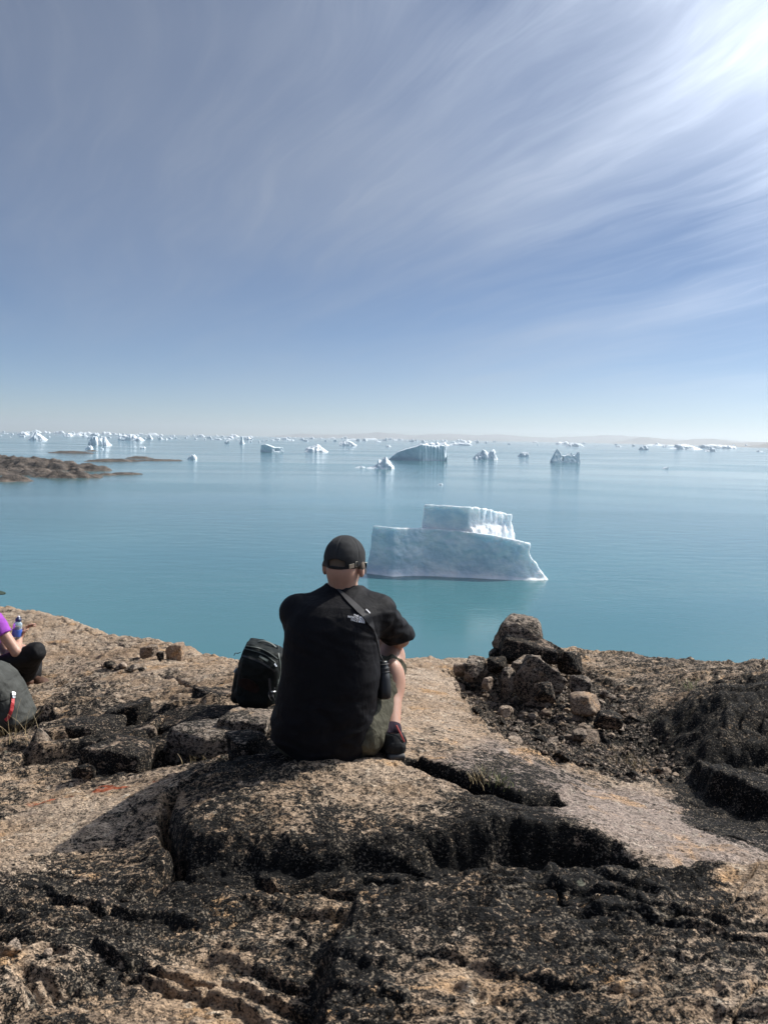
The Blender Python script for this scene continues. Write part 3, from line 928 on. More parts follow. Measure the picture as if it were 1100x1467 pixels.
def islet(ridges, seed, res=90):
    """low skerry: ridges are (px0, py0, px1, py1, half width m, height m) along the waterline"""
    segs = [(sea(a, b), sea(c, d), w_, h_) for a, b, c, d, w_, h_ in ridges]
    allp = np.array([s[0][:2] for s in segs] + [s[1][:2] for s in segs])
    mw = max(s[2] for s in segs) * 1.6
    x0, y0 = allp.min(0) - mw; x1, y1 = allp.max(0) + mw
    nx = res * 3; ny = max(16, int(res * 3 * (y1 - y0) / (x1 - x0)))
    ny = min(ny, res * 2)
    X, Y = np.meshgrid(np.linspace(x0, x1, nx), np.linspace(y0, y1, ny))
    Z = np.full(X.shape, -3.0)
    for a, b, w_, h_ in segs:
        e = (b - a)[:2]
        t = np.clip(((X - a[0]) * e[0] + (Y - a[1]) * e[1]) / (e @ e), 0, 1)
        d = np.hypot(X - a[0] - t * e[0], Y - a[1] - t * e[1])
        wl = w_ * (0.45 + 0.55 * np.sin(np.pi * np.clip(t, 0.04, 0.96)) ** 0.5)
        q = d / wl + 0.16 * fbm2(X / w_ * 1.6, Y / w_ * 1.6, 4, seed)
        hh = h_ * (0.5 + 0.5 * np.sin(np.pi * np.clip(t, 0, 1)) ** 0.7)
        Z = np.maximum(Z, hh * (1.0 - np.clip(q, 0, 1.6) ** 1.6))
    hm = max(s[3] for s in segs)
    Z = Z + 0.22 * hm * fbm2(X / 14, Y / 9, 4, seed + 3) * sstep(-0.3, 1.5, Z)
    V = np.stack([X.ravel(), Y.ravel(), (Z + SEA).ravel()], 1)
    i = np.arange(ny - 1)[:, None] * nx; j = np.arange(nx - 1)[None]
    Q = np.stack([i + j, i + j + 1, i + nx + j + 1, i + nx + j], -1).reshape(-1, 4)
    keep = (Z.ravel()[Q] > -2.9).any(1)
    tag(mk('islet', fast_mesh('islet', V, Q[keep]), M_ISLET), kind='structure')


islet([(-260, 668, 30, 668, 60, 16.0), (-60, 668, 132, 674, 30, 11.5), (-220, 684, 22, 689, 22, 5.5), (66, 683, 128, 684, 20, 5.5), (-120, 678, 80, 680, 25, 5.0)], 81, 120)
islet([(82, 648.5, 124, 649.5, 26, 4.5), (126, 646, 136, 646.2, 14, 2.5)], 83, 40)
islet([(131, 661, 196, 661, 16, 4.0)], 85, 50)
islet([(188, 656.6, 213, 656.8, 16, 4.0), (199, 660, 256, 660, 10, 2.4)], 87, 50)
islet([(141, 681, 162, 680.6, 7, 1.9), (160, 680.2, 200, 679.4, 6, 2.4)], 89, 50)


# ------------------------------------------------------------------ haze over the sea
def build_haze():
    m = bpy.data.materials.new('sea_haze')
    m.use_nodes = True
    nt = NT(m.node_tree)
    out = nt.node('ShaderNodeOutputMaterial')
    v = nt.node('ShaderNodeVolumePrincipled')
    nt.set(v, 'Color', (0.84, 0.93, 1.0))
    v.inputs['Density'].default_value = HAZE_DENSITY
    v.inputs['Density Attribute'].default_value = ''
    v.inputs['Anisotropy'].default_value = 0.35
    nt.set(out, 1, v.outputs[0])
    x, y0, y1, z0, z1 = 65000, -3500, 46000, SEA - 30, 560
    V = [(-x, y0, z0), (x, y0, z0), (x, y1, z0), (-x, y1, z0), (-x, y0, z1), (x, y0, z1), (x, y1, z1), (-x, y1, z1)]
    Fc = [(0, 3, 2, 1), (4, 5, 6, 7), (0, 1, 5, 4), (1, 2, 6, 5), (2, 3, 7, 6), (3, 0, 4, 7)]
    o = mk('haze', fast_mesh('haze', V, Fc, False), m)
    tag(o, kind='stuff')


build_haze()

# ------------------------------------------------------------------ icebergs
def ice_mat(name, scale, sss=0.0, COLS=((0.62, 0.70, 0.76), (0.76, 0.81, 0.85))):
    m, nt, b = principled(name)
    P = nt.pos()
    n = nt.noise(nt.mapping(P, rot=(0.2, 0.3, 0.1), scale=(1, 1, 1.6)), 0.16 * scale, 6, 0.62, 0.4)
    col = nt.mix(nt.maprange(n, 0.35, 0.68), COLS[0], COLS[1])
    nt.set(b, 'Base Color', col)
    nt.set(b, 'Roughness', 0.55)
    nt.set(b, 'Specular IOR Level', 0.35)
    b.inputs['Subsurface Weight'].default_value = sss
    b.inputs['Subsurface Radius'].default_value = (0.75, 0.95, 1.0)
    b.inputs['Subsurface Scale'].default_value = 3.0 / scale
    h = nt.noise(nt.mapping(P, rot=(0.4, 0.2, 0.3), scale=(1, 1, 1.5)), 0.45 * scale, 7, 0.66, 1.2)
    nt.set(b, 'Normal', nt.bump(h, 0.55 if scale > 0.5 else 0.25, 1.0 / scale))
    return m


M_ICE = ice_mat('glacier_ice', 1.0, 0.35, ((0.68, 0.765, 0.83), (0.94, 0.95, 0.955)))
M_ICE_FAR = ice_mat('distant_ice', 0.25)


def px_local(px0, py0):
    """functions from photograph pixels to metres around the point of the waterline at (px0, py0)"""
    o = sea(px0, py0)
    D = o[1]
    return o, (lambda px: (px - px0) / F * D), (lambda px, py: -((py - py0 - 0.0191 * (px - px0)) / F * D) * 1.02), D


def polysd2(X, Z, P):
    return -polysd(X.astype(float), Z.astype(float), np.array(P, float)).astype(np.float32)


def main_iceberg():
    o, fx, fz, D = px_local(655, 829)
    g = Grid((fx(512), -4, -2.0), (fx(797), 34, 23.5), 0.34)
    X, Y, Z = g.X, g.Y, g.Z
    prof = [(505, 845), (521, 829), (524, 816), (528, 796), (530, 760), (532, 756), (537, 757), (560, 758), (600, 760), (640, 762), (680, 765), (705, 768), (737, 774), (763, 780), (762, 786), (759, 792), (763, 800), (771, 808), (776, 817), (786, 828), (796, 845)]
    Xs, Zs = np.meshgrid(g.lo[0] + g.h * np.arange(g.n[0]), g.lo[2] + g.h * np.arange(g.n[2]), indexing='ij')
    zt = np.interp(g.lo[0] + g.h * np.arange(g.n[0]), [fx(a) for a in (505, 531, 640, 700, 737, 763, 800)], [fz(a, b) for a, b in ((505, 757), (531, 757), (640, 762), (700, 767), (737, 774), (763, 780), (800, 800))])[:, None, None]
    p2 = polysd2(Xs + 0.25 * fbm2(Xs * 0.25, Zs * 0.5, 3, 3), Zs, [(fx(a), fz(a, b)) for a, b in prof])[:, None, :]

    xk = np.array([512, 530, 562, 606, 676, 735, 760, 797], float)
    yf = np.interp(Xs, [fx(a) for a in xk], [9.0, 6.2, 2.4, 4.6, 2.6, 0.4, 0.9, 1.6])[:, None, :]
    p2 = np.maximum(p2, Z - zt + 0.3 * np.maximum(Y - yf - 2.2, 0))
    apron = 1.7 * np.exp(-np.maximum(Zs, 0) / 0.75)[:, None, :]
    lean = 0.10 * Z
    front = (yf - apron + lean) - Y
    n1 = fbm3(X * 0.16, Y * 0.16, Z * 0.20, 4, 5)
    n2 = fbm3(X * 0.62, Y * 0.62, Z * 0.75, 3, 9)
    n3 = 1 - np.abs(fbm3(X * 0.33 + 0.3 * n1, Y * 0.33, Z * 0.42, 3, 15))
    rip = perlin3(X * 0.05, Y * 0.3, Z * 1.3, 7)
    front = front * 0.98 - 0.5 * n1 - 0.12 * n2 + 0.40 * n3 + 0.16 * rip * sstep(3.5, 0.5, Z)
    back = Y - (22 + 1.5 * n1)
    low = smax(smax(p2 - 0.12 * n2, front, 0.12), back, 1.5)
    mlow = surface(g, low, 'main_body')
    # upper tier
    P = np.array([(fx(603), 8.6), (fx(673), 5.8), (fx(741), 13.0), (fx(712), 27.0), (fx(616), 24.0)])
    Xp, Yp = np.meshgrid(g.lo[0] + g.h * np.arange(g.n[0]), g.lo[1] + g.h * np.arange(g.n[1]), indexing='ij')
    pp = polysd2(Xp, Yp, P)[:, :, None]
    corner = (Xp - fx(674))[:, :, None]
    rside = sstep(-1.0, 1.5, corner)
    fl = 1 - np.abs(perlin3((X - Y * 0.2) * 0.42 + 0.25 * n1, Y * 0.42, Z * 0.06, 21))
    fl2 = 1 - np.abs(perlin3(X * 1.05, Y * 1.05, Z * 0.16 + 0.4 * n1, 25))
    pp = pp + rside * (1.5 * (fl - 0.72) + 0.6 * (fl2 - 0.7)) + 0.16 * n2 * (0.35 + rside) + 0.09 * (Z - 14)
    pp = pp - rside * 1.7 * sstep(16.5, 12.5, Z) * (fl2)
    top = np.interp(Xs, [fx(604), fx(640), fx(674), fx(700), fx(738)], [21.7, 21.5, 21.3, 20.6, 18.7])[:, None, :]
    yfu = np.interp(Xs, [fx(603), fx(673), fx(741)], [8.6, 5.8, 13.0])[:, None, :]
    tp = Z - top + 0.35 * n2 * (0.4 + rside) + 0.22 * np.maximum(Y - yfu - 1.0, 0)
    up = smax(smax(pp, tp, 0.1), 4.0 - Z, 0.1)
    up = np.maximum(up, -(low + 0.4))
    mup = surface(g, up, 'upper_tier')
    e = empty('iceberg', tuple(o), 'large two-tiered iceberg beyond the seated man, flat lower wall with a fluted upper block', 'iceberg')
    mk('lower_tier', mlow, M_ICE, e)
    mk('upper_tier', mup, M_ICE, e)


main_iceberg()


def tag_berg(me, o, label, group=None, mat=None):
    ob = mk('iceberg', me, mat or M_ICE_FAR)
    ob.location = tuple(o)
    tag(ob, label, 'iceberg', group)
    return ob


def table_berg():
    """the long table iceberg with a fluted sunlit end"""
    o, fx, fz, D = px_local(600, 660)
    g = Grid((fx(552), -8, -3), (fx(646), 62, 34), 1.0)
    X, Y, Z = g.X, g.Y, g.Z
    P = np.array([(fx(555), 34), (fx(575), 14), (fx(601), 0), (fx(641), 18), (fx(636), 56), (fx(575), 56)])
    pp = polysd2(X[:, :, 0], Y[:, :, 0], P)[:, :, None]
    n1 = fbm3(X * 0.06, Y * 0.06, Z * 0.06, 3, 5)
    fl = 1 - np.abs(perlin3(X * 0.19, Y * 0.19, Z * 0.02 + 0.2 * n1, 21))
    rs = sstep(-1, 3, X - fx(601))
    pp = pp + rs * 4.5 * (fl - 0.7) + 1.0 * n1 + 0.05 * Z
    top = np.interp(X[:, :, 0], [fx(p) for p in (555, 560, 570, 584, 597, 603, 622, 632, 641)],
                    [fz(p, q) for p, q in ((555, 660), (560, 656), (570, 648), (584, 643.5), (597, 640), (603, 637), (622, 640), (632, 638.5), (641, 640))])[:, :, None]
    tp = Z - top + 1.1 * fbm3(X * 0.12, Y * 0.12, Z * 0.1, 3, 9) * (0.5 + rs)
    tag_berg(surface(g, smax(pp, tp, 1.0)), o, 'long table iceberg sloping down to one end, its fluted end wall in sunlight')


table_berg()


def arch_berg():
    o, fx, fz, D = px_local(811, 663)
    s = D / F
    g = Grid((fx(786), -10, -3), (fx(836), 30, 22 * s * 1.0 + 3), 0.55)
    X, Y, Z = g.X, g.Y, g.Z
    Pl = [(788, 668), (789.5, 660), (793, 652), (797, 644), (798, 643.2), (801, 647), (805, 652.5), (809, 653.5), (811, 653), (814, 651), (818, 650.5), (819, 649), (821, 653), (824, 653), (828, 650), (830, 647.5), (832, 648), (832, 656), (832.3, 661), (833, 668)]
    prof = [(fx(a), fz(a, b)) for a, b in Pl]
    Xs, Zs = X[:, 0, :], Z[:, 0, :]
    p2 = polysd2(Xs, Zs, prof)[:, None, :]
    n1 = fbm3(X * 0.18, Y * 0.18, Z * 0.18, 4, 5)
    hole = np.sqrt(((X - fx(804.8)) / 1.0) ** 2 + ((Z - fz(804.8, 657)) / 1.35) ** 2) - 2.2 * s
    hole = np.minimum(hole, np.maximum(np.abs(X - fx(805)) - 1.2 * s, np.abs(Z - fz(805, 659.5)) - 1.2 * s))
    yc = 9 + 0.25 * (X - fx(811))
    th = (np.abs(Y - yc) - (10.0 - 0.32 * Z)) * 0.9
    d = smax(smax(p2 + 0.08 * n1, th + 0.5 * n1, 0.3), -hole, 0.3)
    tag_berg(surface(g, d), o, 'iceberg with a tall pointed peak joined to low horns by a small arch')


arch_berg()


def slab_berg():
    o, fx, fz, D = px_local(390, 648)
    g = Grid((fx(370), -6, -3), (fx(409), 44, 22), 0.8)
    X, Y, Z = g.X, g.Y, g.Z
    n1 = fbm3(X * 0.14, Y * 0.14, Z * 0.14, 4, 6)
    P = np.array([(fx(373), 3), (fx(390), 0), (fx(405), 20), (fx(402), 34), (fx(378), 36)])
    pp = polysd2(X[:, :, 0], Y[:, :, 0], P)[:, :, None]
    top = np.interp(X[:, :, 0], [fx(p) for p in (372, 374, 380, 388, 391, 402, 404, 406)], [fz(390, q) for q in (638, 637.4, 637, 639.5, 641, 641, 642, 645)])[:, :, None]
    d = smax(pp + 0.8 * n1 + 0.06 * Z, Z - top + 0.5 * n1, 0.6)
    # the hollowed sunlit end
    hol = rbox(g, (fx(398), 6, fz(398, 645.0)), (fx(403.2) - fx(398), 9, 3.2), 1.5)
    d = smax(d, -hol, 0.8)
    tag_berg(surface(g, d), o, 'blocky iceberg with a dark wall and a thin sunlit frame at its end')


slab_berg()


def ridge_berg(pts, wl, label, group=None, depth=0.8, power=1.6, seed=0, n=56, m=24, jag=1.0, lean=0.0):
    """an iceberg whose crest follows the outline pts (photograph pixels) and whose sides fall to the water"""
    pts = np.array(pts, float)
    pc = pts[:, 0].mean()
    o, fx, fz, D = px_local(pc, wl)
    w_ = fx(pts[-1, 0]) - fx(pts[0, 0])
    xs = np.linspace(pts[0, 0], pts[-1, 0], n)
    hp = np.array([fz(a, np.interp(a, pts[:, 0], pts[:, 1])) for a in xs])
    hp = np.maximum(hp, 0)
    H = max(hp.max(), 1e-3)
    dep = max(depth * w_, 0.8 * H)
    x = np.array([fx(a) for a in xs])
    t = np.linspace(-1, 1, m)
    Xg, T = np.meshgrid(x, t)
    hg = np.tile(hp, (m, 1))
    Yg = (T * 0.5 + 0.5) * dep
    k = 3.0 / w_
    sh = 0.35 * fbm2(Xg * k, Yg * k, 3, seed)
    prof = np.clip(1 - np.abs(np.clip(T + sh * 0.7 + lean, -1, 1)) ** power, 0, 1)
    edge = sstep(-1.0, -0.86, T) * sstep(1.0, 0.86, T)
    Zg = hg * (prof * edge) ** 0.8
    Zg = Zg * (1 + 0.12 * jag * fbm2(Xg * k * 2.3, Yg * k * 3.1, 3, seed + 5))
    v1, v2, ed = cells2(Xg * k * 2.2, Yg * k * 2.2, seed)
    Zg = Zg + jag * 0.045 * H * (v1 - 0.6) * sstep(0.0, 0.3, Zg / H)
    Zg = Zg - 0.06 * H - 0.3
    Yg = Yg + 0.05 * dep * fbm2(Xg * k * 2, Zg / H * 2, 3, seed + 9)
    V = np.stack([Xg.ravel(), Yg.ravel(), Zg.ravel()], 1)
    i = np.arange(m - 1)[:, None] * n; j = np.arange(n - 1)[None]
    Q = np.stack([i + j, i + j + 1, i + n + j + 1, i + n + j], -1).reshape(-1, 4)
    return tag_berg(fast_mesh('iceberg', V, Q, n < 30), o, label, group)


NEAR = [
    ([(521, 671.5), (526, 669), (533, 667), (540, 664.5), (541.5, 657.5), (543, 657), (546, 659.5), (549, 656), (552.5, 652.4), (556, 657), (560, 661), (562, 666), (564.5, 667), (565, 671)], 672, 'jagged iceberg with a sharp pyramid peak before the long table iceberg', 0.8, 1.25),
    ([(679, 657), (682, 652), (687, 648.5), (690, 647.5), (694, 642.6), (698, 646), (701, 648.5), (704, 645), (708, 643), (711, 645.5), (711.5, 650), (713.5, 656)], 658, 'dark twin-peaked iceberg with a saddle between two rounded summits', 0.8, 1.7),
    ([(741, 653.5), (745, 651), (746, 648.5), (752, 647.5), (756, 648), (757.5, 647.5), (758, 653.5)], 654, 'small blocky iceberg floating between the twin-peaked and the arched icebergs', 0.7, 2.2),
    ([(435.5, 646), (437, 641.5), (441, 639), (446, 638.4), (450, 637), (453.5, 635.2), (458, 638.5), (463, 642.5), (469.5, 646.5)], 647.4, 'domed iceberg with a bright sunlit slope trailing to the water', 0.8, 1.5),
    ([(485.5, 637.5), (486, 633), (491, 632.3), (496, 631), (502, 632.2), (507, 635), (511, 637.5)], 638.3, 'low ragged iceberg with a small white block at its end', 0.6, 2.0),
    ([(552.5, 639.4), (554.5, 637), (557, 637.3), (560, 639.5)], 640, 'small white lump of ice beyond the pyramid iceberg', 0.8, 1.6),
    ([(39.5, 629), (41, 624), (44, 620.5), (50, 619.5), (55, 622), (60, 626.5), (65.5, 629.5)], 630.4, 'humped iceberg with a dark flank and a bright white sloping back', 0.7, 1.4),
    ([(125.5, 637), (127, 630), (130.5, 625), (136.5, 624.6), (138.5, 630), (140, 636)], 637.6, 'narrow upright iceberg tower beside a wide one', 1.0, 2.2),
    ([(136, 636.5), (139, 627), (144, 623.8), (148, 625), (151, 630), (154, 635), (157.5, 637.2)], 637.8, 'wide iceberg with a bright ridge running down its end', 0.8, 1.7),
    ([(121.5, 643), (123, 640), (126, 638), (130, 638), (131.5, 643)], 643.6, 'small white ice block before the two-towered icebergs', 0.9, 1.8),
    ([(143, 643.2), (144.5, 642), (147.3, 642), (148, 643.4)], 643.8, 'tiny flat white ice chip before the ridged iceberg', 0.9, 1.8),
    ([(89, 624.5), (92, 621), (95.5, 619.8), (99.5, 621), (103, 624.5)], 625.2, 'small white domed iceberg between the humped and the towered icebergs', 0.8, 1.5),
    ([(117, 625.5), (119.5, 623), (122, 622.8), (126.5, 625.8)], 626.4, 'small white triangular iceberg behind the narrow tower', 0.8, 1.4),
    ([(169, 624.5), (172, 622), (180, 622.8), (186, 621.6), (191, 623), (194, 626), (199, 625.2), (203.5, 631)], 631.4, 'long white ragged iceberg ending in a small hook', 0.5, 1.6),
    ([(209, 628.5), (211, 624), (213, 621.5), (215.5, 624), (218.5, 628.5)], 629.2, 'white cone-shaped iceberg beside the hooked one', 0.9, 1.3),
    ([(227, 625.5), (229, 624.6), (231, 626), (233.2, 629)], 629.6, 'small slanting white ice fin', 0.8, 1.5),
    ([(199, 641.6), (202, 640), (206, 639.8), (208.3, 641.8)], 642.4, 'flat white and grey ice chunk floating above the skerries', 0.8, 1.8),
    ([(267, 657.2), (270, 653.5), (273.5, 651.2), (277, 651), (279.8, 653.5), (280.5, 657.2)], 658, 'pale turquoise ice block floating alone by the skerries', 0.9, 2.0),
    ([(321.5, 634.6), (323, 631), (326, 631.5), (329, 630.4), (327, 634.8)], 635.4, 'small tilted white ice block beside the sail-shaped iceberg', 0.9, 1.7),
    ([(341.8, 635.2), (343.5, 632), (345.5, 625.5), (346.6, 623.8), (347.6, 629), (348.6, 633), (351, 635.4)], 635.8, 'sail-shaped iceberg with a thin tall spire', 0.5, 1.3),
    ([(811, 639), (814, 636.5), (818, 634.4), (826, 634), (832, 635.6), (836.5, 638.6)], 639.6, 'low dark flat-topped iceberg near the horizon beyond the arched iceberg', 0.5, 2.2),
    ([(916.8, 643.5), (919, 640), (922, 638.6), (925.5, 638), (928.5, 640.6), (929.5, 643.8)], 644.5, 'dark lumpy iceberg with a ledge of white ice behind it', 0.8, 1.8),
    ([(925, 637.5), (932, 636.6), (945, 637), (958, 637), (971, 638)], 638.6, 'long thin white ice sheet behind the lumpy dark iceberg', 0.3, 2.4),
    ([(961, 643), (966, 641.6), (971, 640), (973, 636.4), (982, 635.8), (991, 637.4), (999, 640), (1007.5, 643)], 643.8, 'broad dark iceberg with a stepped flat top', 0.5, 2.2),
    ([(1008, 641.6), (1010, 637), (1024, 636.2), (1040, 637.8), (1055, 638.8), (1055.6, 642)], 642.6, 'long flat dark iceberg at the far end of the horizon', 0.35, 2.8),
    ([(1011, 645.8), (1016, 643), (1020, 640.4), (1024, 641.6), (1026.6, 645.8)], 646.6, 'small dark pointed iceberg before the long flat one', 0.8, 1.6),
    ([(949, 670.6), (953, 669), (957, 668.6), (957.6, 670.8)], 671.4, 'tiny dark lump of ice on open water below the horizon icebergs', 0.9, 1.8),
    ([(1085.5, 646.6), (1087.5, 645), (1090, 646), (1093, 647)], 647.4, 'tiny dark ice chip at the far end of the water', 0.9, 1.8),
    ([(627.5, 693.6), (630, 692.3), (633, 691.6), (634.5, 693.8)], 694.6, 'tiny lump of ice floating below the table iceberg', 0.9, 1.8),
    ([(508, 669.6), (513, 668.2), (518, 667.2), (523, 669.4)], 670.2, 'flat white floe at the foot of the pyramid iceberg', 0.6, 2.4),
    ([(263.5, 796.2), (266, 795.2), (268, 796.2)], 796.6, 'tiny white ice fragment on the open water beyond the black backpack', 0.9, 1.8),
    ([(606, 637.8), (609, 633.8), (614, 634.8), (620, 633.4), (624, 635.4), (626, 631.6), (629, 635.2), (637, 631.8), (640, 635.6), (644, 637.6)], 638.4, 'row of spiky white ice behind the table iceberg', 0.4, 1.5),
    ([(640, 637), (648, 635), (660, 634.2), (672, 634.6), (676, 637)], 637.8, 'low dark ice ridge next to the table iceberg on the horizon', 0.3, 2.2),
    ([(22, 622.5), (26, 619.8), (31, 618), (36, 619.4), (41, 622.8)], 623.2, 'low white double-humped iceberg behind the humped one', 0.5, 1.6),
    ([(41, 619), (46, 616), (50, 615.4), (55, 617.4), (58, 619.4)], 620.4, 'white flat iceberg on the horizon above the humped one', 0.5, 1.9),
    ([(128.5, 623.4), (131, 620.6), (136, 619.8), (140.5, 621), (141, 623.6)], 624.4, 'white flat-topped iceberg just behind the two towers', 0.6, 2.2),
    ([(349, 629.4), (352, 625), (356, 624.6), (360, 629)], 629.8, 'white rounded iceberg behind the sail-shaped one', 0.7, 1.8),
    ([(325, 627.2), (328, 624.6), (332, 624.8), (334.5, 627.4)], 627.9, 'small white flat iceberg on the horizon before the sail-shaped one', 0.7, 2.0),
]
for i, (pts, wl, lab, dep, pw) in enumerate(NEAR):
    ridge_berg(pts, wl, lab, None, dep, pw, seed=100 + i * 3, jag=1.0)

# the crowded band of ice along the horizon, named by shape and by the nearest iceberg one can tell apart
rng = random.Random(11)
MARKS = [(49, 'the humped iceberg'), (96, 'the small domed iceberg'), (141, 'the two iceberg towers'), (185, 'the hooked iceberg'), (213, 'the cone-shaped iceberg'), (273, 'the turquoise ice block'),
         (346, 'the sail-shaped iceberg'), (390, 'the dark-walled blocky iceberg'), (453, 'the bright-sloped domed iceberg'), (498, 'the low ragged iceberg'), (552, 'the pyramid iceberg'), (601, 'the table iceberg'),
         (695, 'the twin-peaked iceberg'), (750, 'the small blocky iceberg'), (811, 'the arched iceberg'), (922, 'the lumpy dark iceberg'), (984, 'the stepped dark iceberg'), (1035, 'the long flat dark iceberg')]
for a, b, cnt in ((-40, 180, 46), (180, 420, 44), (420, 700, 34), (700, 1110, 18)):
    for k in range(cnt):
        x = a + (b - a) * (k + rng.random()) / cnt
        hz = 617 + 0.0191 * x
        dy = 2.2 + 7.5 * rng.random() ** 1.7 if a < 400 else 2.3 + 4.5 * rng.random() ** 1.6
        w_ = rng.uniform(3, 9) if rng.random() < 0.72 else rng.uniform(9, 20)
        h = rng.uniform(1.8, 4.2) if w_ < 9 else rng.uniform(2.2, 4.6)
        if dy > 5.5: h *= 0.7; w_ *= 0.6
        wl = hz + dy
        q = rng.randint(4, 7)
        flat = rng.random() < 0.45
        pts = [(x - w_ / 2, wl - 0.2)]
        for s in range(1, q):
            pts.append((x - w_ / 2 + w_ * s / q, wl - h * (rng.uniform(0.75, 1.0) if flat else rng.uniform(0.3, 1.1))))
        pts.append((x + w_ / 2, wl - 0.2))
        mx, mn = min(MARKS, key=lambda t: abs(t[0] - x))
        size = 'tiny' if w_ < 5 else ('small' if w_ < 9 else 'wide')
        shape = ('flat low' if h < 2.6 else 'flat tall') if flat else ('ragged low' if h < 2.6 else 'peaked')
        side = 'behind' if abs(mx - x) < 7 else ('to the left of' if x < mx else 'to the right of')
        far = 'on the horizon' if dy < 4.5 else 'short of the horizon'
        lab = f'{size} {shape} iceberg {far} {side} {mn}'
        ridge_berg(pts, wl, lab, 'distant icebergs along the horizon', rng.uniform(0.3, 0.7), rng.uniform(1.4, 2.6), seed=rng.randint(0, 999), n=20, m=9, jag=0.8)

# ------------------------------------------------------------------ loose rocks
def boulder(name, box, Y, label, mat=None, seed=0, depth=0.9, angular=0.5, cuts=7, sink=0.25, tilt=0.0, group=None, res=40, cat='boulder', yaw=0.0):
    """a loose rock that fills the photograph box (x0, y0, x1, y1) at the distance Y"""
    x0, y0, x1, y1 = box
    rs = np.random.RandomState(seed)
    if cat == 'pebble': Y = on_rock((x0 + x1) / 2, y1)[1]
    c = at((x0 + x1) / 2, (y0 + y1) / 2, Y)
    w2 = (x1 - x0) / 2 * Y / F; h2 = (y1 - y0) / 2 * Y / F
    h2s = h2 * (1 + sink)
    c = c + np.array([0, w2 * depth * 0.6, -h2 * sink])
    half = np.array([w2, w2 * depth, h2s])
    hgrid = max(half) * 2.5 / res
    g = Grid(-half * 1.3 - 2 * hgrid, half * 1.3 + 2 * hgrid, hgrid)
    X, Yg, Z = g.X, g.Y, g.Z
    m = float(min(half))
    rot = Matrix.Rotation(tilt, 3, 'Y') @ Matrix.Rotation(yaw, 3, 'Z')
    a = ellipsoid(g, (0, 0, 0), half * 1.12)
    b = rbox(g, (0, 0, 0), half, m * 0.25, rot)
    d = a * (1 - angular) + b * angular
    for k in range(cuts):
        n = rs.normal(size=3); n[2] = n[2] * 0.8 + 0.15; n /= np.linalg.norm(n)
        sup = np.sqrt(((half * n) ** 2).sum())
        off = sup * rs.uniform(0.62, 0.9)
        d = smax(d, (X * n[0] + Yg * n[1] + Z * n[2] - off).astype(np.float32), m * 0.10)
    s = 1.0 / m
    d = d + m * (0.10 * fbm3(X * s * 0.8, Yg * s * 0.8, Z * s * 0.9, 3, seed) + 0.05 * fbm3(X * s * 3, Yg * s * 3, Z * s * 3.6, 3, seed + 7))
    me = surface(g, d, name)
    o = mk(name, me, mat or M_BOULDER)
    o.location = tuple(c)
    return tag(o, label, cat, group)


# the cairn-like heap on the brink
boulder('boulder', (704, 886, 779, 933), 5.0, 'large rounded boulder perched on top of the rock heap against the water', seed=3, angular=0.25, cuts=3, sink=0.12, depth=0.8, res=60)
boulder('boulder', (718, 918, 798, 953), 4.85, 'broad flat dark slab directly under the perched boulder', M_BLOCK, seed=5, angular=0.8, cuts=5, sink=0.3, depth=0.8, res=56, tilt=0.12)
boulder('boulder', (701, 930, 717, 944), 4.95, 'small round dark stone wedged beside the perched boulder', M_BLOCK, seed=7, cuts=4, depth=1)
boulder('boulder', (782, 926, 812, 953), 4.95, 'dark stone leaning against the end of the flat slab', M_BLOCK, seed=9, cuts=6, depth=0.9)
boulder('boulder', (800, 936, 838, 962), 4.9, 'dark sloping rock below the leaning stone on the brink', M_BLOCK, seed=37, cuts=6, depth=0.9)
boulder('boulder', (722, 946, 790, 968), 4.65, 'long grey rock lying between the flat slab and the triangular boulder', M_BOULDER, seed=11, angular=0.7, cuts=6, depth=0.7)
boulder('boulder', (739, 948, 806, 998), 4.45, 'grey triangular boulder at the foot of the rock heap', M_BOULDER, seed=15, angular=0.85, cuts=4, depth=0.8, sink=0.35, res=56, tilt=0.62)
boulder('boulder', (664, 944, 700, 972), 4.75, 'blocky speckled rock standing apart beside the rock heap', M_BOULDER, seed=17, angular=0.7, cuts=6, depth=0.9)
boulder('boulder', (650, 951, 670, 968), 4.8, 'small pale rock next to the blocky speckled one', M_STONE_PALE, seed=19, cuts=5)
boulder('boulder', (699, 942, 728, 962), 4.75, 'dark lumpy rock in the gap behind the blocky speckled one', M_BLOCK, seed=21, cuts=6)
boulder('boulder', (718, 958, 742, 990), 4.5, 'low grey rock just beside the triangular boulder', M_BOULDER, seed=23, cuts=6, sink=0.5)
boulder('boulder', (816, 998, 862, 1019), 4.1, 'rounded pinkish boulder lying in the middle of the rubble', M_BUFF, seed=25, angular=0.3, cuts=5, sink=0.4)
boulder('boulder', (766, 982, 800, 1004), 4.2, 'small dark wedge of rock below the triangular boulder', M_BLOCK, seed=27, cuts=7)
boulder('boulder', (690, 970, 706, 986), 4.45, 'small pale round stone in the rubble below the blocky rock', M_STONE_PALE, seed=29, cuts=4)
boulder('boulder', (814, 972, 848, 994), 4.4, 'flat light grey rock in the rubble behind the pinkish boulder', M_BOULDER, seed=31, cuts=6, sink=0.3)
boulder('boulder', (850, 1024, 893, 1042), 3.9, 'low flat dark rock lying in the lower rubble', M_BLOCK, seed=33, cuts=6)
boulder('boulder', (716, 1014, 732, 1026), 3.85, 'small bleached stone near the smooth edge of the rubble', M_STONE_PALE, seed=35, cuts=4)

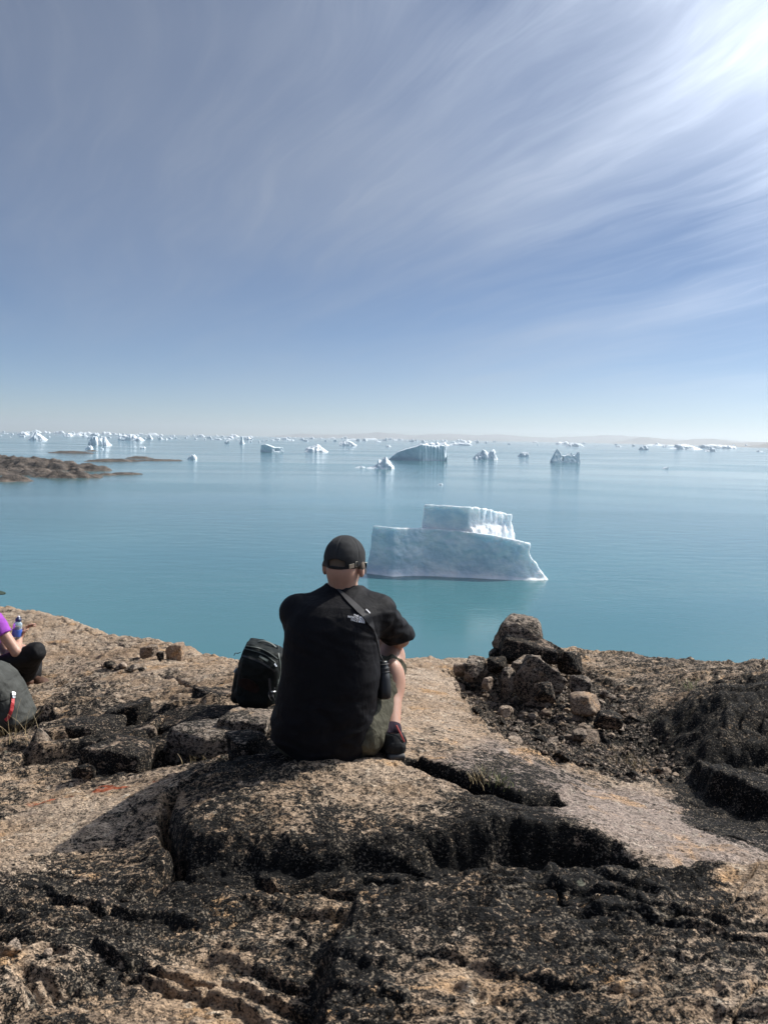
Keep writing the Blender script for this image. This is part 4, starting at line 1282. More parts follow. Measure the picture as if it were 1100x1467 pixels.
# stones on the far slope
boulder('boulder', (232, 922, 262, 946), 5.9, 'reddish brown block standing upright on the far pale slope', M_BUFF, seed=41, angular=0.85, cuts=4, sink=0.2, depth=0.7)
boulder('boulder', (200, 925, 224, 942), 6.0, 'grey rounded stone beside the upright reddish block', M_STONE, seed=43, cuts=4, sink=0.2)
boulder('boulder', (223, 935, 234, 946), 5.85, 'small dark stone wedged against the upright reddish block', M_BLOCK, seed=45, cuts=5)

# broken blocks left of the man
S = [((141, 1008, 214, 1044), 4.05, 'dark angular slab with a flat tilted top below the pale slope', M_BLOCK, 51, 0.9, -0.10, 0.25),
     ((78, 1036, 172, 1074), 3.78, 'long block with a lit flat top and a black front in the broken ledge', M_BLOCK, 53, 0.95, 0.02, 0.1),
     ((218, 1016, 366, 1054), 3.85, 'wide flat slab with a lit upper face behind the speckled rocks', M_BLOCK, 55, 0.9, 0.02, -0.12),
     ((292, 1026, 388, 1066), 3.48, 'block with a tan broken end close to the man and his pack', M_BOULDER, 57, 0.9, 0.03, -0.1),
     ((212, 1047, 344, 1098), 3.38, 'large speckled black and white block in the broken ledge', M_BOULDER, 59, 0.75, 0.05, 0.15),
     ((28, 1048, 80, 1096), 3.7, 'rounded speckled block below the grey backpack', M_BOULDER, 61, 0.5, 0.0, 0.2),
     ((100, 1068, 212, 1112), 3.25, 'black low block in front of the long lit block', M_BLOCK, 63, 0.8, 0.08, -0.1),
     ((172, 1040, 222, 1078), 3.75, 'small buff and black rock between the long block and the speckled one', M_STONE, 65, 0.6, 0.0, 0.3),
     ((268, 992, 334, 1022), 4.05, 'dark ledge stone next to the black backpack', M_BLOCK, 67, 0.85, 0.05, 0.1),
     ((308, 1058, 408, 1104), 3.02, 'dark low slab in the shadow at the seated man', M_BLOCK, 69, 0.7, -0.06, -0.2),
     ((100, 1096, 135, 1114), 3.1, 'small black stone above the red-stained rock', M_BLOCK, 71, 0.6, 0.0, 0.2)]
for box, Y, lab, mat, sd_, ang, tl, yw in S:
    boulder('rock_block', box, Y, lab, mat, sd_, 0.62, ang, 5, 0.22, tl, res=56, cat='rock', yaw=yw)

boulder('pebble', (143, 1286, 151, 1297), 2.05, 'small white pebble on the near dark rock', M_STONE_PALE, seed=73, cuts=3, sink=0.3, res=20, cat='pebble')
boulder('pebble', (0, 1352, 30, 1372), 1.78, 'grey stone on the near rock at the picture edge', M_STONE, seed=75, cuts=5, sink=0.3, res=30, cat='pebble')
boulder('pebble', (62, 1362, 74, 1371), 1.76, 'tiny pale pebble beside the grey stone on the near rock', M_STONE_PALE, seed=77, cuts=3, sink=0.3, res=20, cat='pebble')
boulder('pebble', (230, 1160, 240, 1174), 2.5, 'small grey stone stuck in the crack between the near slabs', M_STONE, seed=79, cuts=4, sink=0.2, res=24, cat='pebble')

# rubble: a few stone shapes, many stones
def stone_mesh(seed):
    import bmesh
    bm = bmesh.new()
    bmesh.ops.create_icosphere(bm, subdivisions=2, radius=1.0)
    rs = np.random.RandomState(seed)
    pl = [(lambda n: n / np.linalg.norm(n))(rs.normal(size=3)) for _ in range(7)]
    of = rs.uniform(0.55, 0.85, 7)
    sc = np.array([1.0, rs.uniform(0.65, 0.95), rs.uniform(0.5, 0.8)])
    for v in bm.verts:
        p = np.array(v.co)
        for n, q in zip(pl, of):
            e = p @ n - q
            if e > 0: p = p - n * e
        v.co = Vector(p * sc * (1 + 0.07 * rs.normal()))
    me = bpy.data.meshes.new('stone')
    bm.to_mesh(me); bm.free()
    me.polygons.foreach_set('use_smooth', np.full(len(me.polygons), False))
    return me


SHAPES = [[stone_mesh(200 + k) for k in range(5)] for _ in range(3)]
for lst, mt in zip(SHAPES, (M_BLOCK, M_STONE, M_STONE_PALE)):
    for me in lst: me.materials.append(mt)
rng = random.Random(5)
gx0, gy0 = GULLY.min(0); gx1, gy1 = GULLY.max(0)
cand = np.array([(rng.uniform(gx0, gx1), rng.uniform(gy0, gy1)) for _ in range(9000)])
ins = polysd(cand[:, 0], cand[:, 1], GULLY) > 0.02
cand = cand[ins]
cz = terrain(cand[:, 0], cand[:, 1])[0]
LAND = [(*at(px, py, Y)[:2], t) for px, py, Y, t in [(772, 998, 4.45, 'the triangular boulder'), (838, 1020, 4.1, 'the rounded pinkish boulder'), (682, 972, 4.75, 'the blocky speckled rock'),
        (871, 1042, 3.9, 'the low flat dark rock'), (724, 1026, 3.85, 'the small bleached stone'), (712, 1110, 3.0, 'the green grass tuft'), (800, 955, 4.95, 'the leaning dark stone'), (950, 1085, 3.5, 'the big dark rock face'), (830, 1095, 3.2, 'the pale smooth slab')]]
for k in range(230):
    x, y = cand[k]
    s = min(0.075, 0.016 * math.exp(rng.gauss(0.25, 0.5)))
    q = rng.random(); kind = 0 if q < 0.45 else (1 if q < 0.85 else 2)
    o = bpy.data.objects.new('stone', rng.choice(SHAPES[kind]))
    COL.objects.link(o)
    o.location = (x, y, cz[k] + s * 0.25)
    o.rotation_euler = (rng.uniform(-.4, .4), rng.uniform(-.4, .4), rng.uniform(0, 6.28))
    o.scale = (s, s, s)
    best = min(LAND, key=lambda t: math.hypot(t[0] - x, t[1] - y))
    ux, uy = x - best[0], y - best[1]
    side = ('to the right of' if ux > 0 else 'to the left of') if abs(ux) > abs(uy) else ('beyond' if uy > 0 else 'in front of')
    size = 'tiny' if s < 0.018 else ('small' if s < 0.03 else 'fist-sized')
    tag(o, f"{size} {('dark', 'grey', 'pale')[kind]} stone in the rubble {side} {best[2]}", 'stone', 'stones in the rubble gully')
# little stones lying in a row on the far slope
for k, (px, py, s) in enumerate([(158, 957, .05), (168, 960, .045), (178, 958, .055), (186, 962, .04), (194, 960, .05), (150, 955, .035), (203, 963, .035), (173, 965, .03)]):
    p = on_rock(px, py)
    o = bpy.data.objects.new('stone', SHAPES[k % 3][k % 5]); COL.objects.link(o)
    o.location = (p[0], p[1], ground(p[0], p[1]) + s * 0.3); o.scale = (s, s, s); o.rotation_euler = (0.2, 0.1, k)
    tag(o, ('second', 'third', 'fifth', 'sixth', 'seventh', 'first', 'last', 'fourth')[k] + ' fist-sized stone of the short row on the pale slope, counted from its left end', 'stone', 'row of stones on the pale slope')


def gravel():
    rs = np.random.RandomState(9)
    n = 6500
    sel = rs.randint(230, len(cand), n)
    base = np.array([(1, 0, 0), (-1, 0, 0), (0, 1, 0), (0, -1, 0), (0, 0, 1), (0, 0, -1)], float)
    tri = np.array([(0, 2, 4), (2, 1, 4), (1, 3, 4), (3, 0, 4), (2, 0, 5), (1, 2, 5), (3, 1, 5), (0, 3, 5)])
    size = 0.0045 * np.exp(rs.normal(0.35, 0.5, n)); size = np.minimum(size, 0.02)
    px = cand[sel] + rs.normal(0, 0.03, (n, 2))
    a = rs.uniform(0, 6.28, n)
    B = base[None] * (rs.uniform(0.6, 1.3, (n, 6, 1))) * size[:, None, None]
    ca, sa = np.cos(a)[:, None], np.sin(a)[:, None]
    bx, by = B[..., 0] * ca - B[..., 1] * sa, B[..., 0] * sa + B[..., 1] * ca
    tz = terrain(px[:, 0], px[:, 1])[0]
    V = np.stack([bx + px[:, :1], by + px[:, 1:], B[..., 2] * 0.7 + tz[:, None] + size[:, None] * 0.2], -1).reshape(-1, 3)
    Fc = (tri[None] + 6 * np.arange(n)[:, None, None]).reshape(-1, 3)
    tag(mk('gravel', fast_mesh('gravel', V, Fc, False), M_STONE), kind='stuff')


gravel()

# grass
def grass_mat(name, c):
    m, nt, b = principled(name, c, 0.6)
    b.inputs['Subsurface Weight'].default_value = 0.0
    return m


M_GRASS, M_DRY = grass_mat('grass_green', (0.20, 0.22, 0.07)), grass_mat('grass_dry', (0.34, 0.26, 0.14))


def tuft(px, py, Y, label, mat, n, hgt, spread, seed):
    rs = np.random.RandomState(seed)
    p = on_rock(px, py); gz = float(p[2])
    V, Fc = [], []
    for k in range(n):
        bx, by = rs.normal(0, spread, 2)
        a = rs.uniform(0, 6.28); L = hgt * rs.uniform(0.5, 1.1); ln = rs.uniform(0.2, 0.8); wd = 0.0016
        bz = 0
        i = len(V)
        for s in range(4):
            t = s / 3
            cxx, cyy, czz = bx + math.cos(a) * ln * L * t * t, by + math.sin(a) * ln * L * t * t, bz + L * t * (1 - 0.25 * ln * t)
            ww = wd * (1 - 0.85 * t)
            V += [(cxx - math.sin(a) * ww, cyy + math.cos(a) * ww, czz - 0.005), (cxx + math.sin(a) * ww, cyy - math.cos(a) * ww, czz - 0.005)]
        for s in range(3):
            Fc.append((i + 2 * s, i + 2 * s + 1, i + 2 * s + 3, i + 2 * s + 2))
    o = mk('grass_tuft', fast_mesh('grass_tuft', V, Fc, False), mat)
    o.location = (p[0], p[1], gz)
    tag(o, label, kind='stuff')


tuft(714, 1124, 2.98, 'small green grass tuft at the lower edge of the rubble', M_GRASS, 45, 0.05, 0.03, 1)
tuft(690, 1118, 3.02, 'dry reddish grass tuft beside the green one', M_DRY, 60, 0.05, 0.03, 2)
tuft(900, 1100, 3.3, 'dry pale wispy grass in the rubble under the dark rock', M_DRY, 60, 0.05, 0.05, 3)
tuft(18, 1062, 4.05, 'dry grass stalks before the grey backpack', M_DRY, 26, 0.16, 0.06, 4)
tuft(990, 985, 4.5, 'olive grass clump in the fold of the dark rock', M_GRASS, 60, 0.05, 0.05, 5)
tuft(280, 1092, 2.95, 'sparse dry grass blades in front of the speckled block', M_DRY, 24, 0.06, 0.04, 6)

# ------------------------------------------------------------------ people
M_SKIN, _nt, _b = principled('skin', (0.50, 0.29, 0.20), 0.5)
_n = _nt.noise(_nt.pos(), 60, 4, 0.6)
_nt.set(_b, 'Base Color', _nt.mix(_n, (0.36, 0.195, 0.14), (0.46, 0.28, 0.205)))
_b.inputs['Subsurface Weight'].default_value = 0.45
_b.inputs['Subsurface Radius'].default_value = (0.02, 0.007, 0.004)
_b.inputs['Subsurface Scale'].default_value = 0.5


def cloth_mat(name, c, rough=0.85, weave=900.0, sheen=0.0, bump=0.25, wr=18.0, wrs=0.15):
    m, nt, b = principled(name, c, rough)
    P = nt.pos()
    n = nt.noise(P, 9, 4, 0.6)
    nt.set(b, 'Base Color', nt.mix(nt.maprange(n, 0.3, 0.7), tuple(x * 0.8 for x in c), tuple(x * 1.2 for x in c)))
    b.inputs['Specular IOR Level'].default_value = 0.15
    b.inputs['Sheen Weight'].default_value = sheen
    b.inputs['Sheen Roughness'].default_value = 0.4
    h = nt.math('ADD', nt.math('MULTIPLY', nt.noise(P, weave, 2, 0.5), bump * 0.05), nt.math('MULTIPLY', nt.noise(nt.mapping(P, scale=(1, 1, 0.7)), wr, 4, 0.55, 0.6), wrs))
    nt.set(b, 'Normal', nt.bump(h, 0.8, 0.06))
    return m


M_SHIRT = cloth_mat('black_shirt_fabric', (0.0050, 0.0050, 0.0070), 0.7, sheen=0.0)
M_CAP = cloth_mat('dark_grey_cap_fabric', (0.030, 0.031, 0.033), 0.85, sheen=0.05, wrs=0.05)
M_SHORTS = cloth_mat('olive_shorts_fabric', (0.072, 0.069, 0.050), 0.8, wr=26, wrs=0.25)
M_SHOE = cloth_mat('dark_shoe_fabric', (0.020, 0.021, 0.022), 0.7)
M_SOLE, _, _ = principled('shoe_sole_rubber', (0.035, 0.035, 0.036), 0.6)
M_SOCK = cloth_mat('purple_sock_fabric', (0.022, 0.015, 0.026))
M_WEB, _, _ = principled('black_webbing', (0.035, 0.034, 0.036), 0.6)
M_PLASTIC, _, _ = principled('black_plastic', (0.012, 0.012, 0.013), 0.4)
M_METAL, _, _ = principled('brushed_metal', (0.62, 0.58, 0.50), 0.4, Metallic=0.7)
M_RED, _, _ = principled('red_cord', (0.38, 0.035, 0.03), 0.6)
M_WHITE, _, _ = principled('white_embroidery', (0.78, 0.78, 0.80), 0.7)
M_LENS, _, _ = principled('sunglass_lens', (0.02, 0.02, 0.02), 0.1)
M_HAIR, _, _ = principled('short_grey_hair', (0.10, 0.075, 0.055), 0.8)
M_TROUSER = cloth_mat('black_trouser_fabric', (0.010, 0.010, 0.011), 0.7)
M_PURPLE = cloth_mat('purple_shirt_fabric', (0.30, 0.07, 0.42), 0.8)
M_BLUE = cloth_mat('blue_fabric', (0.03, 0.07, 0.22), 0.8)
M_BROWN = cloth_mat('brown_shoe_leather', (0.09, 0.05, 0.035), 0.6)
M_GREENCAP = cloth_mat('dark_green_cap_fabric', (0.03, 0.045, 0.035), 0.85)


def bvh_of(*obs):
    V, Fc = [], []
    for o in obs:
        k = len(V)
        mw = o.matrix_basis.copy(); q = o.parent
        while q is not None:
            mw = q.matrix_basis @ mw; q = q.parent
        V += [mw @ v.co for v in o.data.vertices]
        Fc += [[i + k for i in p.vertices] for p in o.data.polygons]
    return BVHTree.FromPolygons(V, Fc)


def drape(bvh, pts, off=0.002):
    """points and normals where lines of sight through these photograph pixels meet a surface"""
    P, N = [], []
    for px, py in pts:
        hit = bvh.ray_cast(Vector((0, 0, 0)), Vector(ray(px, py)).normalized())
        if hit[0] is not None:
            n = hit[1] if hit[1].dot(Vector(ray(px, py))) < 0 else -hit[1]
            P.append(hit[0] + n * off); N.append(n)
    return P, N


class Body:
    """stack of ellipses between heights, used for trunks and shirts"""
    def __init__(self, rows):
        # rows: (pixel row, left, right, distance of the middle, half depth)
        R_ = []
        for py, l, r, Yc, b in rows:
            p, q = at(l, py, Yc), at(r, py, Yc)
            R_.append(((p[2] + q[2]) / 2, (p[0] + q[0]) / 2, Yc, (q[0] - p[0]) / 2, b))
        R_.sort()
        self.R = np.array(R_)

    def sdf(self, g, off=0.0, e=2.35):
        z = g.Z[0, 0, :]
        R_ = self.R
        cx_, cy_, a, b = [np.interp(z, R_[:, 0], R_[:, k]).astype(np.float32)[None, None, :] for k in (1, 2, 3, 4)]
        a = a + off; b = b + off
        q = (np.abs((g.X - cx_) / a) ** e + np.abs((g.Y - cy_) / b) ** e) ** (1 / e)
        d = (q - 1) * np.minimum(a, b)
        top = g.Z - (R_[-1, 0] + off); bot = (R_[0, 0] - off) - g.Z
        return smax(smax(d, top, 0.03), bot, 0.06).astype(np.float32)


def head_sdf(g, c, yaw, pitch=0.0, s=1.0):
    """cranium, face, jaw and ears; c is the middle of the skull, yaw turns the face to the right"""
    fw = np.array([math.sin(yaw) * math.cos(pitch), math.cos(yaw) * math.cos(pitch), -math.sin(pitch)])
    rt = np.array([math.cos(yaw), -math.sin(yaw), 0])
    up = np.cross(rt, fw)
    M = np.stack([rt, fw, up], 1)
    W = lambda x, y, z: np.array(c) + M @ (np.array([x, y, z]) * s)
    E = lambda x, y, z, a, b, d: ellipsoid(g, W(x, y, z), np.array([a, b, d]) * s, M)
    C = lambda p, q, ra, rb: capsule(g, W(*p), W(*q), ra * s, rb * s)
    d = E(0, -0.005, 0.01, 0.073, 0.093, 0.082)
    d = smin(d, E(0, 0.030, -0.055, 0.056, 0.062, 0.064), 0.03)
    d = smin(d, E(0, -0.045, -0.045, 0.058, 0.050, 0.055), 0.03)
    d = smin(d, E(0, 0.062, -0.095, 0.030, 0.028, 0.024), 0.025)
    d = smin(d, C((-0.038, 0.084, 0.003), (0.038, 0.084, 0.003), 0.011, 0.011), 0.02)
    d = smin(d, C((0, 0.094, -0.004), (0, 0.112, -0.040), 0.008, 0.014), 0.012)
    for sx in (-1, 1):
        d = smin(d, E(sx * 0.030, 0.080, -0.035, 0.022, 0.016, 0.018), 0.015)
        d = smax(d, -E(sx * 0.031, 0.098, -0.012, 0.014, 0.012, 0.009), 0.012)
        d = smin(d, E(sx * 0.031, 0.083, -0.012, 0.013, 0.012, 0.012), 0.003)
        ear = E(sx * 0.082, -0.016, -0.032, 0.012, 0.021, 0.034)
        ear = smax(ear, -E(sx * 0.094, -0.010, -0.028, 0.007, 0.012, 0.019), 0.004)
        d = smin(d, ear, 0.008)
    d = smin(d, C((-0.018, 0.094, -0.066), (0.018, 0.094, -0.066), 0.007, 0.007), 0.008)
    d = smin(d, C((-0.014, 0.093, -0.077), (0.014, 0.093, -0.077), 0.008, 0.008), 0.008)
    return d, W, M


def hand_sdf(g, wrist, fwd, across, down, s=1.0):
    """a relaxed curled hand: palm, four fingers of their own lengths and a thumb"""
    fwd, across, down = [np.array(v, float) / np.linalg.norm(v) for v in (fwd, across, down)]
    w_ = np.array(wrist)
    W = lambda f, a, d: w_ + (fwd * f + across * a + down * d) * s
    d = capsule(g, W(0.01, 0, 0), W(0.07, 0.012, 0.0), 0.024 * s, 0.022 * s)
    d = smin(d, capsule(g, W(0.03, -0.02, 0), W(0.085, -0.028, 0.0), 0.016 * s, 0.013 * s), 0.015)
    d = smin(d, capsule(g, W(0.03, 0.02, 0), W(0.085, 0.03, 0.0), 0.016 * s, 0.013 * s), 0.015)
    for k, (a, L) in enumerate(((-0.032, 0.058), (-0.011, 0.072), (0.011, 0.078), (0.032, 0.070))):
        p0, p1 = W(0.085, a, 0.0), W(0.085 + L * 0.45, a * 1.05, 0.012)
        p2, p3 = W(0.085 + L * 0.72, a * 1.05, 0.034), W(0.085 + L * 0.80, a, 0.056)
        f_ = np.minimum(np.minimum(capsule(g, p0, p1, 0.0095 * s, 0.009 * s), capsule(g, p1, p2, 0.009 * s, 0.008 * s)), capsule(g, p2, p3, 0.008 * s, 0.007 * s))
        d = smin(d, f_, 0.004)
    t = np.minimum(capsule(g, W(0.025, 0.025, 0.006), W(0.06, 0.055, 0.02), 0.013 * s, 0.011 * s), capsule(g, W(0.06, 0.055, 0.02), W(0.088, 0.05, 0.035), 0.010 * s, 0.0085 * s))
    return smin(d, t, 0.008)


def man():
    base = at(478, 1092, 2.86)
    e = empty('person', tuple(base), 'man in black shirt, dark cap and olive shorts sitting with his back turned', 'person')
    bpy.context.view_layer.update()
    B = base
    rows = [(838, 470, 517, 3.03, 0.070), (850, 452, 531, 3.01, 0.105), (860, 430, 547, 2.99, 0.135), (872, 417, 552, 2.975, 0.150), (890, 411, 547, 2.96, 0.158), (910, 409, 543, 2.95, 0.160), (935, 407, 543, 2.935, 0.158),
            (965, 404, 545, 2.925, 0.158), (1000, 397, 541, 2.925, 0.164), (1030, 391, 538, 2.925, 0.168), (1050, 390, 532, 2.925, 0.170), (1068, 396, 523, 2.925, 0.165), (1083, 412, 512, 2.925, 0.150), (1093, 432, 506, 2.93, 0.12)]
    T = Body(rows)
    A = at
    RS, RE, RW = A(540, 876, 2.99), A(574, 915, 3.17), A(512, 922, 3.40)
    LS, LE, LW = A(426, 876, 2.99), A(432, 915, 3.22), A(480, 926, 3.42)
    RH, RK, RA = A(514, 1048, 2.93), A(561, 941, 3.20), A(561, 1050, 2.93)
    LH, LK, LA = A(436, 1050, 2.93), A(432, 945, 3.25), A(452, 1058, 3.04)
    HC = A(494.5, 803, 3.035)
    lo, hi = np.array([A(380, 1100, 2.9)[0], 2.66, base[2] - 0.06]), np.array([A(605, 1000, 3.1)[0], 3.62, A(500, 757, 3.0)[2]])
    g = Grid(lo, hi, 0.0062)
    d = T.sdf(g, -0.022)
    hd, HW, HM = head_sdf(g, HC, R(17), R(6), 0.98)
    neck = capsule(g, A(492, 862, 3.02), HW(0, -0.03, -0.05), 0.062, 0.059)
    d = smin(d, neck, 0.03)
    for sx_, sy_ in ((434, 866), (536, 869)):
        d = smin(d, capsule(g, A(493, 855, 3.02), A(sx_, sy_ + 3, 3.0), 0.05, 0.045), 0.03)
    d = smin(d, hd, 0.02)
    for S_, E_, W_ in ((RS, RE, RW), (LS, LE, LW)):
        d = smin(d, capsule(g, S_, E_, 0.050, 0.036), 0.03)
        d = smin(d, capsule(g, E_, W_, 0.036, 0.027), 0.015)
    for H_, K_, A_ in ((RH, RK, RA), (LH, LK, LA)):
        d = smin(d, capsule(g, H_, K_, 0.082, 0.056), 0.03)
        leg = capsule(g, K_, A_, 0.056, 0.034)
        cm = K_ * 0.66 + A_ * 0.34
        leg = smin(leg, ellipsoid(g, K_ + np.array([0, 0.03, 0.005]), (0.044, 0.04, 0.05)), 0.02)
        leg = smin(leg, ellipsoid(g, cm + np.array([0, -0.012, 0]), (0.055, 0.060, 0.105)), 0.03)
        d = smin(d, leg, 0.02)
    d = smin(d, hand_sdf(g, RW, (-0.85, 0.5, -0.1), (0.5, 0.85, 0.2), (0, -0.2, -1)), 0.012)
    d = smin(d, hand_sdf(g, LW, (0.85, 0.45, -0.05), (-0.5, 0.8, 0.3), (0, -0.2, -1)), 0.012)
    for s_, A_, dirn_ in ((1, RA, (-0.18, 1, -0.05)), (-1, LA, (0.5, 0.4, -0.1))):
        q = np.array(dirn_) / np.linalg.norm(dirn_)
        d = smin(d, capsule(g, A_ + np.array([0, 0, -0.04]), A_ + q * 0.13 + np.array([0, 0, -0.07]), 0.034, 0.026), 0.02)
    me = surface(g, d, 'body')
    def put(name, me, mat, parent=None):
        me.transform(Matrix.Translation(-Vector(B)))
        return mk(name, me, mat, parent or e)
    body = put('body', me, M_SKIN)

    # shirt
    g2 = Grid(lo, np.array([hi[0], 3.34, A(500, 826, 3.0)[2]]), 0.0055)
    X, Y, Z = g2.X, g2.Y, g2.Z
    d = T.sdf(g2, 0.0)
    col = capsule(g2, A(492, 858, 3.02), A(493, 836, 3.025), 0.078, 0.0705)
    d = smin(d, col, 0.025)
    for sx_, sy_ in ((436, 872), (536, 874)):
        d = smin(d, capsule(g2, A(493, 853, 3.02), A(sx_, sy_, 3.0), 0.066, 0.052), 0.03)
    sl = capsule(g2, RS, RE + (RE - RS) * 0.35, 0.072, 0.058)
    sl = smin(sl, ellipsoid(g2, A(541, 876, 3.0), (0.060, 0.075, 0.056)), 0.04)
    sl = smin(sl, capsule(g2, RE, A(581, 907, 3.2), 0.054, 0.034), 0.02)
    xa, xb = A(545, 926, 3.12), A(590, 916, 3.12)
    under = (xa[2] + (xb[2] - xa[2]) * (X - xa[0]) / (xb[0] - xa[0]) - Z).astype(np.float32)
    sl = smax(sl, under, 0.012)
    d = smin(d, sl, 0.035)
    sl2 = capsule(g2, LS, LS + (LE - LS) * 0.95, 0.070, 0.056)
    sl2 = smin(sl2, ellipsoid(g2, A(427, 877, 3.0), (0.060, 0.075, 0.056)), 0.04)
    d = smin(d, sl2, 0.035)
    # folds: across the upper back, along the sleeve, gathered at the waist
    hip = base[2]
    up_m = sstep(0.38, 0.48, Z - hip) * sstep(0.64, 0.52, Z - hip)
    fold = 1 - np.abs(perlin3(X * 3.0 + 2, Y * 2.0, Z * 26 + X * 9, 3))
    arm_m = sstep(A(545, 880, 3)[0], A(560, 880, 3)[0], X)
    fold2 = 1 - np.abs(perlin3(X * 14 + Z * 16, Y * 12, Z * 10 - X * 10, 5))
    low_m = sstep(0.42, 0.15, Z - hip)
    fold3 = 1 - np.abs(fbm3(X * 5, Y * 5, Z * 11, 3, 8))
    d = d - 0.0055 * (fold - 0.6) * up_m - 0.012 * (fold2 - 0.6) * arm_m - 0.012 * (fold3 - 0.5) * low_m - 0.004 * fbm3(X * 9, Y * 9, Z * 7, 3, 12)
    # cut away the collar hole, the sleeve ends and below the seat
    ctop = A(494, 836.5, 2.96)
    tiltp = (Z - ctop[2]) + 0.22 * (Y - 2.96) + 0.05 * (X - ctop[0])
    inner = capsule(g2, A(493, 852, 3.02), HW(0, -0.03, -0.04), 0.063, 0.0605)
    d = smax(d, tiltp.astype(np.float32), 0.004)
    d = smax(d, -inner, 0.004)
    ax = (RE - RS) / np.linalg.norm(RE - RS)
    cut = ((X - RE[0]) * ax[0] + (Y - RE[1]) * ax[1] + (Z - RE[2]) * ax[2]) - 0.034
    near = capsule(g2, RE + ax * 0.03, RE + ax * 0.2, 0.10, 0.10)
    d = np.where(near < 0, smax(d, cut.astype(np.float32), 0.006), d)
    hem = A(500, 1083, 2.8)[2]
    d = smax(d, (hem - Z + 0.05 * np.sin(X * 9)).astype(np.float32), 0.01)
    shirt = put('shirt', surface(g2, d, 'shirt'), M_SHIRT)

    # shorts
    g3 = Grid(np.array([lo[0], 2.7, base[2] - 0.06]), np.array([hi[0], 3.32, A(500, 925, 3.0)[2]]), 0.0060)
    X, Y, Z = g3.X, g3.Y, g3.Z
    d = T.sdf(g3, -0.024)
    d = smax(d, (Z - A(500, 1010, 2.9)[2]).astype(np.float32), 0.02)
    for H_, K_ in ((RH, RK), (LH, LK)):
        K2 = H_ + (K_ - H_) * 0.93
        l = capsule(g3, H_, K2, 0.108, 0.078)
        l = smin(l, capsule(g3, H_ + np.array([0.0, -0.03, 0.02]), H_ + (K_ - H_) * 0.55 + np.array([0, -0.03, -0.05]), 0.085, 0.065), 0.05)
        ax = (K_ - H_) / np.linalg.norm(K_ - H_)
        cut = (X - K2[0]) * ax[0] + (Y - K2[1]) * ax[1] + (Z - K2[2]) * ax[2] + 0.012 + 0.008 * np.sin(X * 60 + Z * 40)
        l = smax(l, cut.astype(np.float32), 0.006)
        d = smin(d, l, 0.03)
    f_ = 1 - np.abs(fbm3((X * 9 + Z * 5), Y * 6, (Z * 7 - X * 4), 3, 31))
    f2_ = 1 - np.abs(perlin3(X * 26 - Z * 14, Y * 12, Z * 16 + X * 8, 33))
    d = d - 0.013 * (f_ - 0.55) - 0.006 * (f2_ - 0.6)
    shorts = put('shorts', surface(g3, d, 'shorts'), M_SHORTS)

    # shoes
    def shoe(ankle, heel, dirn_, name='shoe'):
        q = np.array([dirn_[0], dirn_[1], dirn_[2]], float); q /= np.linalg.norm(q)
        sd2 = np.array([q[1], -q[0], 0]); sd2 /= np.linalg.norm(sd2); up2 = np.cross(sd2, q)
        M = np.stack([sd2, q, up2], 1)
        W = lambda x, y, z: heel + M @ np.array([x, y, z])
        gg = Grid(heel - 0.2 + q * 0.1, heel + 0.2 + q * 0.14, 0.0045)
        u_ = smin(capsule(gg, W(0, 0.03, 0.045), W(0, 0.20, 0.035), 0.040, 0.036), capsule(gg, W(0, 0.035, 0.05), ankle + np.array([0, 0, 0.0]), 0.042, 0.043), 0.03)
        u_ = smin(u_, ellipsoid(gg, W(0, 0.225, 0.032), (0.045, 0.05, 0.030), M), 0.02)
        px = gg.X - heel[0]; py = gg.Y - heel[1]; pz = gg.Z - heel[2]
        hz = px * up2[0] + py * up2[1] + pz * up2[2]
        u_ = smax(u_, (0.016 - hz).astype(np.float32), 0.004)
        topz = ((gg.X - ankle[0]) * 0 + (gg.Z - ankle[2]) - 0.012).astype(np.float32)
        u_ = smax(u_, topz, 0.006)
        lx_ = px * sd2[0] + py * sd2[1] + pz * sd2[2]; ly_ = px * q[0] + py * q[1] + pz * q[2]
        u_ = u_ - 0.003 * (1 - np.abs(perlin3(lx_ * 30, ly_ * 42, hz * 42, 3))) - 0.0025 * np.sign(np.sin(ly_ * 110 + hz * 60)) * sstep(0.012, 0.02, np.abs(lx_))
        s = put(name, surface(gg, u_, 'shoe'), M_SHOE)
        so = rbox(gg, W(0, 0.125, 0.010), (0.043, 0.148, 0.014), 0.012, M)
        so = smax(so, (np.abs(lx_) - np.interp(ly_, [-0.02, 0.05, 0.12, 0.2, 0.28], [0.036, 0.036, 0.034, 0.047, 0.030])).astype(np.float32), 0.01)
        put('sole', surface(gg, so, 'sole'), M_SOLE, s)
        return s
    hr = A(567, 1091, 2.875); hl = A(478, 1088, 2.97)
    hr[2] = max(hr[2], ground(hr[0], hr[1]) + 0.003)
    s1 = shoe(RA + np.array([0, 0.0, -0.005]), hr, (-0.22, 1.0, -0.03))
    LT = A(478, 1080, 2.99)
    s2 = shoe(LT + np.array([0.02, 0.02, 0.10]), LT, (1.0, 0.05, 0.0))
    sock = put('sock', tube_mesh('sock', [tuple(RA + np.array([0, 0, -0.03])), tuple(RA), tuple(RA + (RK - RA) * 0.09)], [0.041, 0.041, 0.039], 20), M_SOCK)
    cord = spline([A(567.5, 1039, 2.905), A(571, 1046, 2.895), A(575, 1054, 2.885), A(579, 1063, 2.88)], 14)
    put('pull_cord', tube_mesh('pull_cord', cord, 0.0032, 8), M_RED, s1)

    # cap
    gh = Grid(HC - 0.13, HC + 0.13, 0.0045)
    hx, hy, hz_ = gh.X - HC[0], gh.Y - HC[1], gh.Z - HC[2]
    hl_ = hx * HM[0, 2] + hy * HM[1, 2] + hz_ * HM[2, 2]
    hd2, _, _ = head_sdf(gh, HC, R(17), R(6), 0.98)
    hff = hx * HM[0, 1] + hy * HM[1, 1] + hz_ * HM[2, 1]
